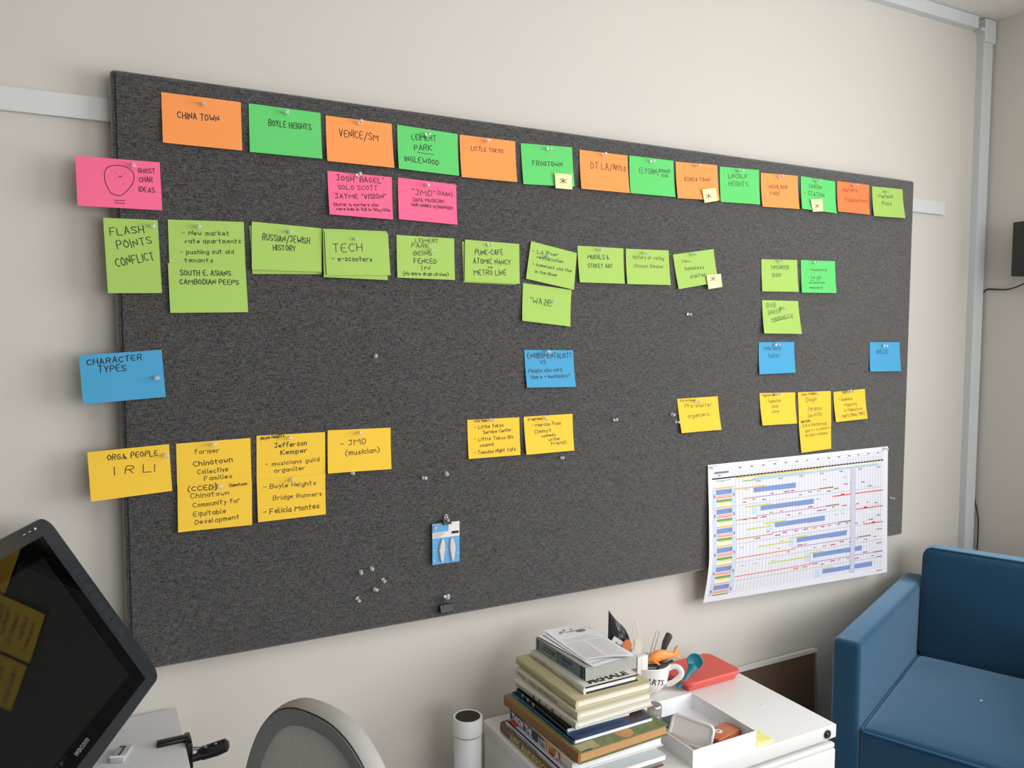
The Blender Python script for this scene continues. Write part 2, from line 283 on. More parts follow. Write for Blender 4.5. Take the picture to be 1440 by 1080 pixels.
# ---------------------------------------------------------------- cards and notes on the board
CARDS = [["index_card","orange card reading China Town, first card of the top row","orange",[[0.0918,2.036],[0.2454,2.0366],[0.2455,1.9352],[0.0922,1.9351]],[["CHINA TOWN",0.191,0.475,0.709,0.458,0.127]],0,"card",[]],
["index_card","green card reading Boyle Heights, second card of the top row","green",[[0.2615,2.0362],[0.4137,2.0358],[0.4141,1.935],[0.261,1.9343]],[["BOYLE HEIGHTS",0.265,0.408,0.857,0.399,0.125]],0,"card",[]],
["index_card","pink card with a smiling balloon-shaped doodle overhanging the board's left edge","pink",[[-0.0642,1.8939],[0.0856,1.896],[0.0875,1.7997],[-0.0632,1.7977]],[["GHOST",0.73,0.253,0.934,0.235,0.098],["CHAR",0.74,0.434,0.898,0.423,0.098],["IDEAS",0.728,0.631,0.918,0.64,0.099]],0,"card",[[[0.326,0.386],[0.331,0.278],[0.351,0.211],[0.388,0.164],[0.441,0.135],[0.504,0.127],[0.567,0.14],[0.621,0.18],[0.662,0.24],[0.679,0.325],[0.672,0.405],[0.653,0.491],[0.614,0.586],[0.563,0.671],[0.53,0.722],[0.493,0.754],[0.477,0.738],[0.46,0.754],[0.446,0.727],[0.424,0.743],[0.409,0.706],[0.394,0.714],[0.369,0.635],[0.346,0.558],[0.33,0.464],[0.326,0.386]],[[0.456,0.287],[0.462,0.287]],[[0.561,0.285],[0.567,0.284]],[[0.494,0.347],[0.506,0.364],[0.519,0.362],[0.532,0.335]],[[0.428,0.851],[0.484,0.849],[0.548,0.846]],[[0.435,0.901],[0.552,0.904]]]],
["index_card","orange card reading Venice/SM, third card of the top row","orange",[[0.4251,2.032],[0.5781,2.032],[0.58,1.931],[0.4252,1.9315]],[["VENICE/SM",0.195,0.418,0.775,0.418,0.161]],0,"card",[]],
["index_card","green card reading Leimert Park Inglewood, fourth card of the top row","green",[[0.5913,2.032],[0.7435,2.0282],[0.7429,1.9281],[0.5908,1.9304]],[["LEIMERT",0.235,0.289,0.631,0.236,0.121],["PARK",0.273,0.524,0.557,0.483,0.128],["INGLEWOOD",0.107,0.809,0.663,0.803,0.12]],0,"card",[[[0.319,0.565],[0.453,0.571],[0.589,0.563]]]],
["index_card","orange card reading Little Tokyo, fifth card of the top row","orange",[[0.7491,2.0277],[0.9004,2.0287],[0.9007,1.9272],[0.7505,1.9263]],[["LITTLE TOKYO",0.195,0.338,0.769,0.324,0.097]],0,"card",[]],
["index_card","pink card under the Venice/SM card, five lines of writing","pink",[[0.4274,1.9115],[0.5774,1.9112],[0.5773,1.8138],[0.4285,1.815]],[["JOSH \"BAGEL\"",0.135,0.199,0.863,0.164,0.115],["SOLO SCOTT",0.15,0.399,0.763,0.34,0.102],["JAYME \"VISION\"",0.102,0.615,0.894,0.522,0.108],["Skater & surfers who",0.066,0.792,0.765,0.718,0.068],["were kids in V.B in 90s/00s",0.109,0.888,0.959,0.819,0.068]],0,"card",[]],
["index_card","pink card under the Leimert Park card, JMD in quotation marks","pink",[[0.5924,1.9122],[0.7394,1.9085],[0.7389,1.8123],[0.5916,1.8159]],[["\"JMD\"",0.243,0.368,0.611,0.362,0.135],["(DAAN)",0.657,0.3,0.923,0.312,0.094],["JAPA MUSICIAN",0.238,0.539,0.776,0.488,0.085],["WHO WORKS W/RAPPERS",0.218,0.649,0.928,0.64,0.071]],0,"card",[]],
["index_card","green card reading Frogtown with a cream starred note on its corner","green",[[0.916,2.0261],[1.0668,2.0319],[1.0713,1.931],[0.9205,1.9246]],[["FROGTOWN",0.205,0.523,0.785,0.51,0.116]],0,"card",[]],
["sticky_note","small cream note with a star on the green Frogtown card","cream",[[1.0095,1.9593],[1.0606,1.9605],[1.0609,1.9219],[1.0115,1.9215]],[["*",0.267,0.658,0.66,0.64,0.374]],1,"note",[]],
["index_card","orange card reading DT LA/Arts D in the top row","orange",[[1.0904,2.0287],[1.2429,2.0294],[1.2443,1.9284],[1.0913,1.9274]],[["DT LA/",0.221,0.445,0.674,0.429,0.166],["ARTS D",0.687,0.404,0.943,0.439,0.131]],0,"card",[]],
["index_card","green card reading Elysian/Dodger Stad, between two orange cards","green",[[1.2493,2.0301],[1.3996,2.0314],[1.4,1.9302],[1.2492,1.9295]],[["ELYSIAN/",0.215,0.434,0.667,0.424,0.149],["DODGER",0.677,0.355,0.917,0.348,0.087],["STAD",0.712,0.478,0.863,0.475,0.08]],0,"card",[]],
["index_card","orange card reading Korea Town with a cream starred note","orange",[[1.4074,2.0297],[1.5589,2.0348],[1.5641,1.9343],[1.4106,1.9285]],[["KOREA TOWN",0.197,0.521,0.809,0.481,0.113]],0,"card",[]],
["sticky_note","small tilted cream note with a star on the orange Korea Town card","cream",[[1.4956,1.9592],[1.5461,1.9677],[1.5526,1.9317],[1.5064,1.9223]],[["*",0.164,0.704,0.566,0.718,0.368]],1,"note",[]],
["index_card","green card reading Lincoln Heights in the top row","green",[[1.5695,2.032],[1.722,2.0365],[1.7233,1.9346],[1.5714,1.9314]],[["LINCOLN",0.213,0.308,0.674,0.273,0.126],["HEIGHTS",0.214,0.522,0.699,0.507,0.134]],0,"card",[]],
["index_card","orange card reading Highland Park in the top row","orange",[[1.7299,2.0295],[1.8833,2.0345],[1.8862,1.9332],[1.7318,1.9291]],[["HIGHLAND",0.2,0.446,0.719,0.42,0.113],["PARK",0.229,0.644,0.487,0.632,0.113]],0,"card",[]],
["index_card","green card reading Union Station with a cream starred note","green",[[1.8967,2.0348],[2.0484,2.0321],[2.0486,1.9313],[1.8957,1.9348]],[["UNION",0.242,0.321,0.599,0.319,0.135],["- STATION",0.092,0.561,0.667,0.559,0.135]],0,"card",[]],
["sticky_note","small cream note with a star on the green Union Station card","cream",[[1.9305,1.9651],[1.9814,1.9713],[1.9854,1.9332],[1.9406,1.9282]],[["*",0.244,0.712,0.69,0.734,0.405]],1,"note",[]],
["index_card","reddish orange card reading Historic Filipinotown in the top row","redorange",[[2.0584,2.0344],[2.2083,2.0349],[2.2079,1.9385],[2.0584,1.9384]],[["Historic",0.164,0.336,0.635,0.277,0.126],["Filipinotown",0.242,0.642,0.944,0.609,0.126]],0,"card",[]],
["index_card","yellow-green card reading Mariachi Plaza, last card of the top row","lime",[[2.2229,2.0319],[2.3744,2.0352],[2.3801,1.9387],[2.2267,1.9355]],[["Mariachi",0.201,0.367,0.662,0.34,0.119],["Plaza",0.293,0.602,0.598,0.597,0.12]],0,"card",[]],
["index_card","upright lime card reading Flash Points Conflict, over the board's left edge","lime",[[-0.0196,1.7781],[0.0788,1.7801],[0.0826,1.6327],[-0.0153,1.6303]],[["FLASH",0.113,0.233,0.729,0.182,0.099],["POINTS",0.236,0.415,0.867,0.323,0.104],["CONFLICT",0.19,0.65,0.894,0.54,0.109]],0,"card",[]],
["index_card","lime card about new market rate apartments, partly covered below","lime",[[0.0977,1.7825],[0.2465,1.7873],[0.2481,1.6854],[0.0986,1.6827]],[["- New market",0.176,0.311,0.795,0.284,0.094],["rate apartments",0.213,0.472,0.948,0.442,0.087],["- pushing out old",0.144,0.699,0.846,0.659,0.087],["tenants",0.197,0.86,0.563,0.848,0.087]],0,"card",[]],
["index_card","lime card reading South E. Asians, overlapping the apartments card","lime",[[0.0956,1.6938],[0.2477,1.6934],[0.2509,1.5963],[0.0974,1.5928]],[["SOUTH E. ASIANS",0.147,0.242,0.799,0.211,0.108],["CAMBODIAN PEEPS",0.136,0.412,0.892,0.398,0.101]],1,"card",[]],
["index_card","blank lime card peeking out behind the Russian/Jewish History card","lime",[[0.258,1.7805],[0.4037,1.782],[0.411,1.6829],[0.2626,1.6784]],[],0,"card",[]],
["index_card","lime card reading Russian/Jewish History","lime",[[0.2624,1.7889],[0.4124,1.7837],[0.4094,1.6873],[0.26,1.6871]],[["RUSSIAN/JEWISH",0.15,0.369,0.82,0.37,0.135],["HISTORY",0.3,0.568,0.617,0.557,0.114]],1,"card",[]],
["index_card","blank lime card peeking out behind the Tech card","lime",[[0.4133,1.7829],[0.561,1.786],[0.5614,1.6742],[0.4134,1.6761]],[],2,"card",[]],
["index_card","lime card reading Tech, e-scooters","lime",[[0.4163,1.7779],[0.5632,1.7811],[0.5675,1.6853],[0.4192,1.6802]],[["TECH",0.121,0.478,0.571,0.436,0.184],["- e-scooters",0.092,0.68,0.716,0.675,0.107]],3,"card",[]],
["index_card","lime card reading Leimert Park being fenced in","lime",[[0.5877,1.7799],[0.7338,1.7796],[0.7334,1.6801],[0.5872,1.681]],[["LEIMERT",0.316,0.146,0.715,0.131,0.094],["PARK",0.252,0.273,0.551,0.264,0.101],["BEING",0.282,0.452,0.595,0.443,0.101],["FENCED",0.292,0.644,0.681,0.621,0.108],["IN",0.422,0.793,0.551,0.792,0.105],["(No more drum circles)",0.1,0.935,0.883,0.913,0.084]],0,"card",[]],
["index_card","blank lime card peeking out behind the Punk Cafe card","lime",[[0.7548,1.7742],[0.9046,1.7739],[0.9028,1.6736],[0.7574,1.6753]],[],0,"card",[]],
["index_card","lime card reading Punk-Cafe vs Metro Line","lime",[[0.7611,1.7785],[0.9104,1.7755],[0.9107,1.6759],[0.7584,1.6778]],[["PUNK-CAFE",0.183,0.35,0.691,0.301,0.128],["ATOMIC NANCY",0.154,0.556,0.83,0.534,0.121],["vs",0.416,0.66,0.494,0.654,0.072],["METRO LINE",0.165,0.838,0.748,0.802,0.122]],1,"card",[]],
["index_card","tilted lime card about the LA River revitalization","lime",[[0.9446,1.7846],[1.0818,1.7611],[1.0716,1.6654],[0.9287,1.6895]],[["- LA River",0.059,0.292,0.605,0.217,0.091],["revitalization",0.165,0.408,0.715,0.363,0.084],["- homeless who live",0.096,0.615,0.916,0.554,0.084],["in the River",0.17,0.794,0.624,0.763,0.084]],1,"card",[]],
["index_card","lime card reading Murals & Street Art","lime",[[1.0857,1.7808],[1.2326,1.7812],[1.2353,1.6861],[1.0893,1.6853]],[["MURALS &",0.208,0.345,0.666,0.329,0.122],["STREET ART",0.204,0.585,0.739,0.573,0.106]],0,"card",[]],
["index_card","lime card about the history of razing a ravine","lime",[[1.2409,1.7808],[1.3874,1.7832],[1.3899,1.6867],[1.2426,1.6856]],[["history of razing",0.161,0.276,0.871,0.286,0.101],["Chavez Ravine",0.167,0.527,0.838,0.516,0.101]],0,"card",[]],
["index_card","tilted lime card reading New homeless shelter, with a cream note","lime",[[1.4029,1.7725],[1.5513,1.7952],[1.5646,1.7002],[1.42,1.6762]],[["New",0.187,0.27,0.396,0.294,0.101],["homeless",0.237,0.503,0.698,0.536,0.11],["shelter",0.324,0.749,0.717,0.76,0.111]],0,"card",[]],
["sticky_note","small cream note with a star on the lime homeless shelter card","cream",[[1.5181,1.7189],[1.5716,1.7242],[1.5772,1.6868],[1.5241,1.6788]],[["*",0.22,0.52,0.575,0.523,0.381]],1,"note",[]],
["index_card","lime card with one short word in quotation marks, below the river card","lime",[[0.9238,1.6788],[1.0684,1.6651],[1.0603,1.5695],[0.9171,1.5835]],[["\"WAZE\"",0.165,0.505,0.623,0.514,0.156]],0,"card",[]],
["index_card","bright blue card reading Enviromentalist vs people who work there","blue",[[0.9276,1.5094],[1.0742,1.507],[1.079,1.4109],[0.9319,1.4133]],[["ENVIROMENTALIST?",0.059,0.223,0.962,0.208,0.134],["VS",0.308,0.369,0.41,0.37,0.095],["People who work",0.063,0.606,0.75,0.572,0.103],["there > mechanics?",0.094,0.777,0.901,0.736,0.103]],0,"card",[]],
["index_card","lime card reading Typewriter Shop","lime",[[1.7396,1.7745],[1.8892,1.7785],[1.892,1.6806],[1.7419,1.6782]],[["TYPEWRITER",0.252,0.31,0.759,0.298,0.12],["SHOP",0.282,0.549,0.542,0.543,0.12]],0,"card",[]],
["index_card","bright green card right of the Typewriter Shop card","green",[[1.9058,1.7792],[2.0579,1.782],[2.0614,1.681],[1.9081,1.6786]],[["- Homeland",0.185,0.326,0.744,0.318,0.082],["- Cal old",0.187,0.563,0.561,0.554,0.082],["aluminum",0.218,0.722,0.671,0.713,0.073],["massacre",0.227,0.872,0.598,0.866,0.073]],0,"card",[[[0.251,0.616],[0.354,0.614]],[[0.423,0.603],[0.536,0.6]]]],
["index_card","curled lime card reading Marionette, below the Typewriter Shop card","lime",[[1.7462,1.6522],[1.8979,1.6524],[1.899,1.5509],[1.7463,1.5521]],[["BOB",0.112,0.23,0.363,0.197,0.125],["BAKER",0.157,0.438,0.502,0.373,0.125],["MARIONETTE",0.229,0.638,0.836,0.514,0.116]],0,"card",[[[0.242,0.66],[0.794,0.483]]]],
["index_card","blue card reading Mariachi tailor","blue",[[1.7372,1.5253],[1.8857,1.5257],[1.8871,1.4305],[1.7359,1.4285]],[["Mariachi",0.142,0.252,0.611,0.253,0.121],["tailor",0.259,0.493,0.574,0.48,0.131]],0,"card",[]],
["index_card","blue card at the far right of the board, one short word","blue",[[2.2357,1.523],[2.386,1.523],[2.3873,1.4244],[2.2356,1.4258]],[["BECK",0.235,0.395,0.597,0.4,0.142]],0,"card",[]],
["index_card","blue card reading Character Types, over the board's left edge","blue",[[-0.0697,1.5077],[0.0795,1.5175],[0.0847,1.421],[-0.065,1.4117]],[["CHARACTER",0.086,0.214,0.744,0.179,0.116],["TYPES",0.212,0.388,0.542,0.384,0.131]],0,"card",[]],
["index_card","yellow card reading Org & People IRL!, over the board's left edge","yellow",[[-0.0606,1.3154],[0.0888,1.322],[0.0922,1.2254],[-0.057,1.2178]],[["ORG.& PEOPLE",0.231,0.206,0.847,0.214,0.117],["I R L!",0.303,0.517,0.795,0.548,0.162]],0,"card",[]],
["index_card","yellow card reading Former Chinatown Collective Families","yellow",[[0.1024,1.3218],[0.2512,1.325],[0.2517,1.2193],[0.1023,1.2208]],[["former",0.241,0.243,0.569,0.246,0.096],["Chinatown",0.221,0.499,0.742,0.462,0.103],["Collective",0.27,0.671,0.676,0.653,0.096],["Families",0.357,0.811,0.73,0.792,0.089]],0,"card",[]],
["index_card","yellow card reading Community for Equitable Development","yellow",[[0.1027,1.2348],[0.252,1.23],[0.2499,1.1359],[0.1011,1.137]],[["(CCED)",0.135,0.139,0.517,0.13,0.108],["Chinatown",0.686,0.094,0.931,0.068,0.064],["Chinatown",0.169,0.297,0.681,0.267,0.101],["Community for",0.201,0.495,0.832,0.455,0.101],["Equitable",0.203,0.69,0.637,0.673,0.101],["Development",0.223,0.869,0.82,0.834,0.101]],1,"card",[]],
["index_card","yellow card about a musicians guild organizer","yellow",[[0.2642,1.3289],[0.4138,1.3283],[0.4132,1.2242],[0.2623,1.2261]],[["Boyle Heights",0.06,0.092,0.395,0.051,0.061],["Jefferson",0.254,0.279,0.72,0.262,0.099],["Kemper",0.343,0.44,0.733,0.418,0.099],["- musicians guild",0.127,0.667,0.91,0.628,0.091],["organizer",0.253,0.813,0.697,0.79,0.092]],0,"card",[]],
["index_card","yellow card reading Boyle Heights Bridge Runners","yellow",[[0.2622,1.2345],[0.4119,1.2338],[0.4114,1.1418],[0.263,1.1397]],[["- Boyle Heights",0.091,0.244,0.856,0.252,0.099],["Bridge Runners",0.224,0.527,0.943,0.529,0.101],["- Felicia Montes",0.081,0.837,0.9,0.83,0.125]],1,"card",[]],
["index_card","yellow card reading JMD (musician)","yellow",[[0.4202,1.3318],[0.5691,1.3298],[0.5677,1.2331],[0.4174,1.2345]],[["- JMD",0.195,0.394,0.599,0.354,0.127],["(musician)",0.277,0.614,0.813,0.571,0.116]],0,"card",[]],
["index_card","yellow card about the Little Tokyo service center","yellow",[[0.7676,1.338],[0.9134,1.3376],[0.9156,1.2411],[0.7695,1.2415]],[["Little Tokyo",0.124,0.071,0.367,0.066,0.06],["- Little Tokyo",0.133,0.248,0.681,0.225,0.086],["Service Center",0.294,0.385,0.841,0.356,0.08],["- Little Tokyo Biz",0.117,0.556,0.871,0.546,0.08],["council",0.223,0.713,0.488,0.705,0.08],["- Tuesday Night Cafe",0.107,0.895,0.905,0.881,0.087]],0,"card",[]],
["index_card","yellow card about a comedy writer friend","yellow",[[0.9265,1.3382],[1.074,1.339],[1.0754,1.242],[0.9295,1.2413]],[["Frogtown",0.085,0.116,0.357,0.098,0.068],["- Marcus Poon",0.154,0.286,0.746,0.27,0.089],["(Jenny's",0.208,0.464,0.532,0.439,0.089],["comedy",0.337,0.58,0.629,0.567,0.076],["writer",0.481,0.699,0.724,0.678,0.077],["friend)",0.519,0.807,0.843,0.796,0.091]],0,"card",[]],
["index_card","yellow card reading Pro-shelter organizers","yellow",[[1.426,1.3651],[1.5773,1.3673],[1.5852,1.2691],[1.4365,1.2674]],[["Koreatown",0.064,0.089,0.433,0.092,0.065],["Pro-shelter",0.168,0.285,0.828,0.291,0.121],["organizers",0.21,0.58,0.737,0.558,0.112]],0,"card",[]],
["index_card","yellow card reading Typewriter shop owner","yellow",[[1.7441,1.3708],[1.8948,1.368],[1.8982,1.271],[1.7508,1.2724]],[["Highland pk",0.084,0.111,0.414,0.085,0.069],["- Typewriter",0.167,0.311,0.59,0.292,0.089],["shop",0.318,0.481,0.498,0.464,0.1],["owner",0.307,0.63,0.532,0.622,0.09]],0,"card",[]],
["index_card","yellow card partly covered by the metro stations card below it","yellow",[[1.9073,1.3676],[2.0553,1.3671],[2.0601,1.2628],[1.9151,1.2614]],[["Union Station",0.1,0.108,0.555,0.072,0.066],["Diego",0.238,0.304,0.552,0.274,0.123],["Cardoso",0.28,0.583,0.695,0.563,0.124],["(ex-MTA)",0.286,0.774,0.707,0.749,0.105]],0,"card",[]],
["index_card","yellow card about a website on metro stations","yellow",[[1.9094,1.2789],[2.0556,1.2811],[2.0579,1.1802],[1.9227,1.1763]],[["Union Station",0.066,0.081,0.346,0.069,0.068],["LA's Historical",0.12,0.215,0.864,0.211,0.098],["guy w/ a website",0.185,0.379,0.941,0.35,0.088],["on Metro stations",0.177,0.527,0.875,0.516,0.089]],1,"card",[]],
["index_card","yellow card about Historic Filipinotown, right end of the yellow row","yellow",[[2.068,1.3632],[2.2179,1.3686],[2.2241,1.2699],[2.0749,1.2659]],[["Historic",0.269,0.103,0.631,0.079,0.106],["- Isabelle",0.151,0.329,0.576,0.328,0.106],["Magalong",0.307,0.516,0.711,0.508,0.095],["in Filipinotown",0.303,0.702,0.868,0.681,0.096],["- Mari's Pinoy 1982",0.13,0.894,0.928,0.859,0.106]],0,"card",[]]]
PINS = [[0.1723,2.0242,"clear push pin through the orange China Town card",1],
[0.34,2.0243,"clear push pin through the green Boyle Heights card",1],
[0.0359,1.8875,"clear push pin through the pink doodle card",1],
[0.4999,2.0213,"clear push pin through the orange Venice/SM card",1],
[0.6602,2.0181,"clear push pin through the green Leimert Park card",1],
[0.8192,2.0205,"clear push pin through the orange Little Tokyo card",1],
[0.4928,1.9046,"clear push pin through the pink card under Venice/SM",1],
[0.6649,1.9007,"clear push pin through the pink JMD card",1],
[0.9905,2.0195,"clear push pin through the green Frogtown card",1],
[1.1607,2.0204,"clear push pin through the orange DT LA card",1],
[1.3183,2.0206,"clear push pin through the green Elysian card",1],
[1.4743,2.0245,"clear push pin through the orange Korea Town card",1],
[1.6371,2.0252,"clear push pin through the green Lincoln Heights card",1],
[1.7998,2.0207,"clear push pin through the orange Highland Park card",1],
[1.9577,2.0221,"clear push pin through the green Union Station card",1],
[2.1256,2.0225,"clear push pin through the reddish Historic Filipinotown card",1],
[2.28,2.0196,"clear push pin through the Mariachi Plaza card",1],
[0.0688,1.77,"clear push pin through the Flash Points card",1],
[0.1544,1.774,"clear push pin through the apartments card",1],
[0.3389,1.7729,"clear push pin through the Russian/Jewish History card",1],
[0.4855,1.7651,"clear push pin through the Tech card",1],
[0.6731,1.7506,"clear push pin through the fenced-in card",1],
[0.8211,1.7666,"clear push pin through the Punk-Cafe card",1],
[0.993,1.7504,"clear push pin through the tilted LA River card",1],
[1.1521,1.7736,"clear push pin through the Murals & Street Art card",1],
[1.3017,1.7743,"clear push pin through the ravine history card",1],
[1.4693,1.7764,"clear push pin through the homeless shelter card",1],
[1.0106,1.6334,"clear push pin through the quoted-word card below the river card",1],
[1.808,1.7699,"clear push pin through the Typewriter Shop card",1],
[1.964,1.7711,"clear push pin through the green card right of Typewriter Shop",1],
[1.8245,1.6318,"clear push pin through the curled Marionette card",1],
[1.8042,1.5214,"clear push pin through the blue Mariachi tailor card",1],
[2.3012,1.5117,"clear push pin through the blue card at the far right",1],
[0.9943,1.5056,"clear push pin through the blue Enviromentalist card",1],
[0.0722,1.4605,"clear push pin through the blue Character Types card",1],
[0.0796,1.3032,"clear push pin through the yellow Org & People card",1],
[0.1721,1.3155,"clear push pin through the yellow Former Chinatown card",1],
[0.1829,1.2275,"clear push pin through the yellow Equitable Development card",1],
[0.3337,1.3214,"clear push pin through the yellow musicians guild card",1],
[0.3385,1.231,"clear push pin through the yellow Bridge Runners card",1],
[0.4938,1.3231,"clear push pin through the yellow JMD musician card",1],
[0.8288,1.3356,"clear push pin through the yellow Little Tokyo card",1],
[0.9867,1.335,"clear push pin through the yellow comedy writer card",1],
[1.4914,1.3575,"clear push pin through the yellow Pro-shelter card",1],
[1.8063,1.3627,"clear push pin through the yellow Typewriter owner card",1],
[1.9764,1.3611,"clear push pin through the yellow card above the metro stations card",1],
[2.1273,1.3627,"clear push pin through the yellow card at the right end of its row",1],
[1.5441,1.1572,"clear push pin through the printed chart at its top left corner",1],
[2.3146,1.1637,"clear push pin through the printed chart at its top right corner",1],
[0.4752,1.2303,"clear push pin just below the yellow JMD card",0],
[0.6494,1.203,"clear push pin left of the pair in mid board below the Little Tokyo card",0],
[0.7105,1.2126,"clear push pin right of the pair in mid board below the Little Tokyo card",0],
[0.5354,1.4969,"clear push pin alone in the open fabric left of the blue Enviromentalist card",0],
[1.2079,1.3142,"clear push pin alone right of the yellow comedy writer card",0],
[1.041,1.2232,"clear push pin just below the yellow comedy writer card",0],
[1.4586,1.6079,"clear push pin alone below the homeless shelter card",0],
[1.4076,1.3242,"clear push pin left of the yellow Pro-shelter card, upper of two",0],
[1.4183,1.3004,"clear push pin at the left edge of the Pro-shelter card, lower of two",0],
[2.3601,0.9887,"clear push pin right of the printed chart",0],
[0.4945,0.9968,"clear push pin cluster of five, upper left",0],
[0.5202,1.0016,"clear push pin cluster of five, topmost",0],
[0.5459,0.9708,"clear push pin cluster of five, rightmost",0],
[0.5257,0.9491,"clear push pin cluster of five, lower middle",0],
[0.4819,0.9373,"clear push pin cluster of five, lowest left",0],
[0.7091,1.1006,"clear push pin holding the clip of the insole pack",0],
[0.7008,0.9026,"clear push pin above the black binder clip, left of two",0],
[0.7112,0.8974,"clear push pin above the black binder clip, right of two",0]]

COLOR_WORD = {}
for ci, (name, label, col, q, lines, layer, kind, extra) in enumerate(CARDS):
    rnd = random.Random(100+ci)
    Q = [Vector((a, 0, b)) for a, b in q]
    g0 = .0018 + .0036*layer; lift = (.004 + rnd.uniform(0, .005)) if kind == 'card' else .002
    cl, cr_ = rnd.uniform(-.5, 1)*.003, rnd.uniform(-.5, 1)*.003
    if 'curled' in label: lift, cl, cr_ = .006, .006, .012
    nxt = CARDS[ci+1] if ci+1 < len(CARDS) else None
    if layer and kind == 'card': lift *= .4; cl *= .3; cr_ *= .3
    elif nxt and nxt[5] >= 1 and nxt[6] == 'card': lift, cl, cr_ = .0010, .0002, .0002      # held flat by the card over it
    if kind == 'note': g0 += .0065
    def surf(u, v, off=0.0, Q=Q, g0=g0, lift=lift, cl=cl, cr_=cr_):
        p = (1-u)*(1-v)*Q[0] + u*(1-v)*Q[1] + u*v*Q[2] + (1-u)*v*Q[3]
        return Vector((p.x, -(g0 + lift*v*v + cl*(1-u)**2*v + cr_*u**2*v + off), p.z))
    c = surf(.5, .5)
    root = thing(name, label, 'card' if kind == 'card' else 'note', c, 0, 'index cards pinned to the board' if kind == 'card' else 'small starred notes on the cards')
    m = MB(); NU, NV = 6, 6
    grid = [surf(i/NU, j/NV) for j in range(NV+1) for i in range(NU+1)]
    back = [surf(i/NU, j/NV, -.0004) for j in range(NV+1) for i in range(NU+1)]
    K = (NU+1)*(NV+1)
    fs = []
    for j in range(NV):
        for i in range(NU):
            a = j*(NU+1)+i; fs.append((a, a+NU+1, a+NU+2, a+1)); fs.append((K+a, K+a+1, K+a+NU+2, K+a+NU+1))
    rim = [i for i in range(NU+1)] + [j*(NU+1)+NU for j in range(1, NV+1)] + [NV*(NU+1)+i for i in range(NU-1, -1, -1)] + [j*(NU+1) for j in range(NV-1, 0, -1)]
    for a, b in zip(rim, rim[1:]+rim[:1]): fs.append((a, b, K+b, K+a))
    m.add(grid+back, fs)
    wpart('paper', m, CARD[col], root, smooth=True)
    if lines or extra:
        m = MB(); W = (Q[1]-Q[0]).length; H = (Q[3]-Q[0]).length
        for t, u0, v0, u1, v1, h in lines:
            sts, tw = strokes(t, rnd, 0.85)
            du, dv = u1-u0, v1-v0; L = math.hypot(du*W, dv*H); s_h = h/6.0
            pw = .0016 if h*H > .010 else (.0013 if h*H > .006 else .0010)
            if c.x > 1.2: pw *= .82
            if col == 'blue' or t in ('CHARACTER', 'TYPES') or kind == 'note': pw *= 1.1
            for st in sts:
                pts = []
                for px, py in st:
                    f = px/tw; hh = py*s_h
                    uu = u0 + du*f + (dv*H/L)*hh*H/W
                    vv = v0 + dv*f - (du*W/L)*hh
                    pts.append(surf(uu, vv, .0004))
                ribbon(m, pts, pw)
        for st in extra:
            ribbon(m, [surf(a, b, .0004) for a, b in st], .0013)
        wpart('handwriting', m, INK if c.x < 1.0 else INKS, root, smooth=False)
# ---------------------------------------------------------------- push pins
def pin_mesh():
    m = MB(); M = Matrix.Rotation(math.radians(90), 4, 'X')   # +z of the profile points out of the board (-y)
    m.lathe([(.0038, .0075), (.0046, .0085), (.0042, .0098), (.0024, .0120), (.0022, .0160), (.0032, .0185), (.0040, .0200), (.0040, .0212), (.0030, .0220), (.0001, .0221)], 14, 0, M)
    n = MB().lathe([(.0006, -.004), (.0006, .0080)], 6, 0, M)
    return m, n
pm, pn = pin_mesh(); P0 = None
for i, (x, z, label, on) in enumerate(PINS):
    rnd = random.Random(900+i)
    if P0 is None:
        root = thing('push_pin', label, 'push pin', (x, -.001, z), 0, 'clear push pins in the board')
        mesh_obj('pin_head', pm, PLASTIC_CLEAR, root); mesh_obj('needle', pn, STEEL, root); P0 = root
    else:
        root = P0.copy(); COL.objects.link(root); root.location = (x, -.001, z); root['label'] = label
        for ch in P0.children:
            c = ch.copy(); COL.objects.link(c); c.parent = root
    if not on: root.location.y = .0035
    root.rotation_euler = (rnd.uniform(-.22, .30), 0, rnd.uniform(-.25, .25))
    if label.startswith('clear push pin above the black'): root.location.y = -.006; root.rotation_euler = (-.5, 0, .3 if 'left' in label else -.3)
# ---------------------------------------------------------------- printed production chart hanging over the lower edge
CH0, CH1 = 1.542, 2.340
def chart(u, v, off=0.0):
    x = CH0 + (CH1-CH0)*u + .011*v*u; ztop = 1.166+.003*u; H = (1-u)*.416 + u*.437
    z = ztop - v*H
    k = (1-u)**1.5
    y = -.004 - .014*math.sin(min(1, v/.78)*math.pi/2)*k + .060*max(0, v-.66)**1.5*k*2.0 - .004*v*u
    return Vector((x, y-off, z))
pc = thing('wall_chart', 'white printed production chart with coloured bars pinned over the board bottom', 'chart', chart(.5, .5))
m = MB(); NU, NV = 14, 24; K = (NU+1)*(NV+1)
m.add([chart(i/NU, j/NV) for j in range(NV+1) for i in range(NU+1)] + [chart(i/NU, j/NV, -.0003) for j in range(NV+1) for i in range(NU+1)],
      [(j*(NU+1)+i, (j+1)*(NU+1)+i, (j+1)*(NU+1)+i+1, j*(NU+1)+i+1) for j in range(NV) for i in range(NU)] + [(K+j*(NU+1)+i, K+j*(NU+1)+i+1, K+(j+1)*(NU+1)+i+1, K+(j+1)*(NU+1)+i) for j in range(NV) for i in range(NU)])
CHP = mat('chart_paper', 'E6E5EC', .6, spec=.25)
wpart('paper', m, CHP, pc, smooth=True)
cols = ['7C94C8', 'C7D3E8', 'E6B84A', 'E8917A', '7FA05C', 'C9CF45', '232326', 'B23A54', 'A35AA8', 'D9772E', 'D6303A', 'AFC9D6', 'C9C8DA', 'A2A6B0', '9C8266', 'EFE7A0', '6F7480']
CM = [mat('print_'+c, c, .6, spec=.2) for c in cols]
m = MB()
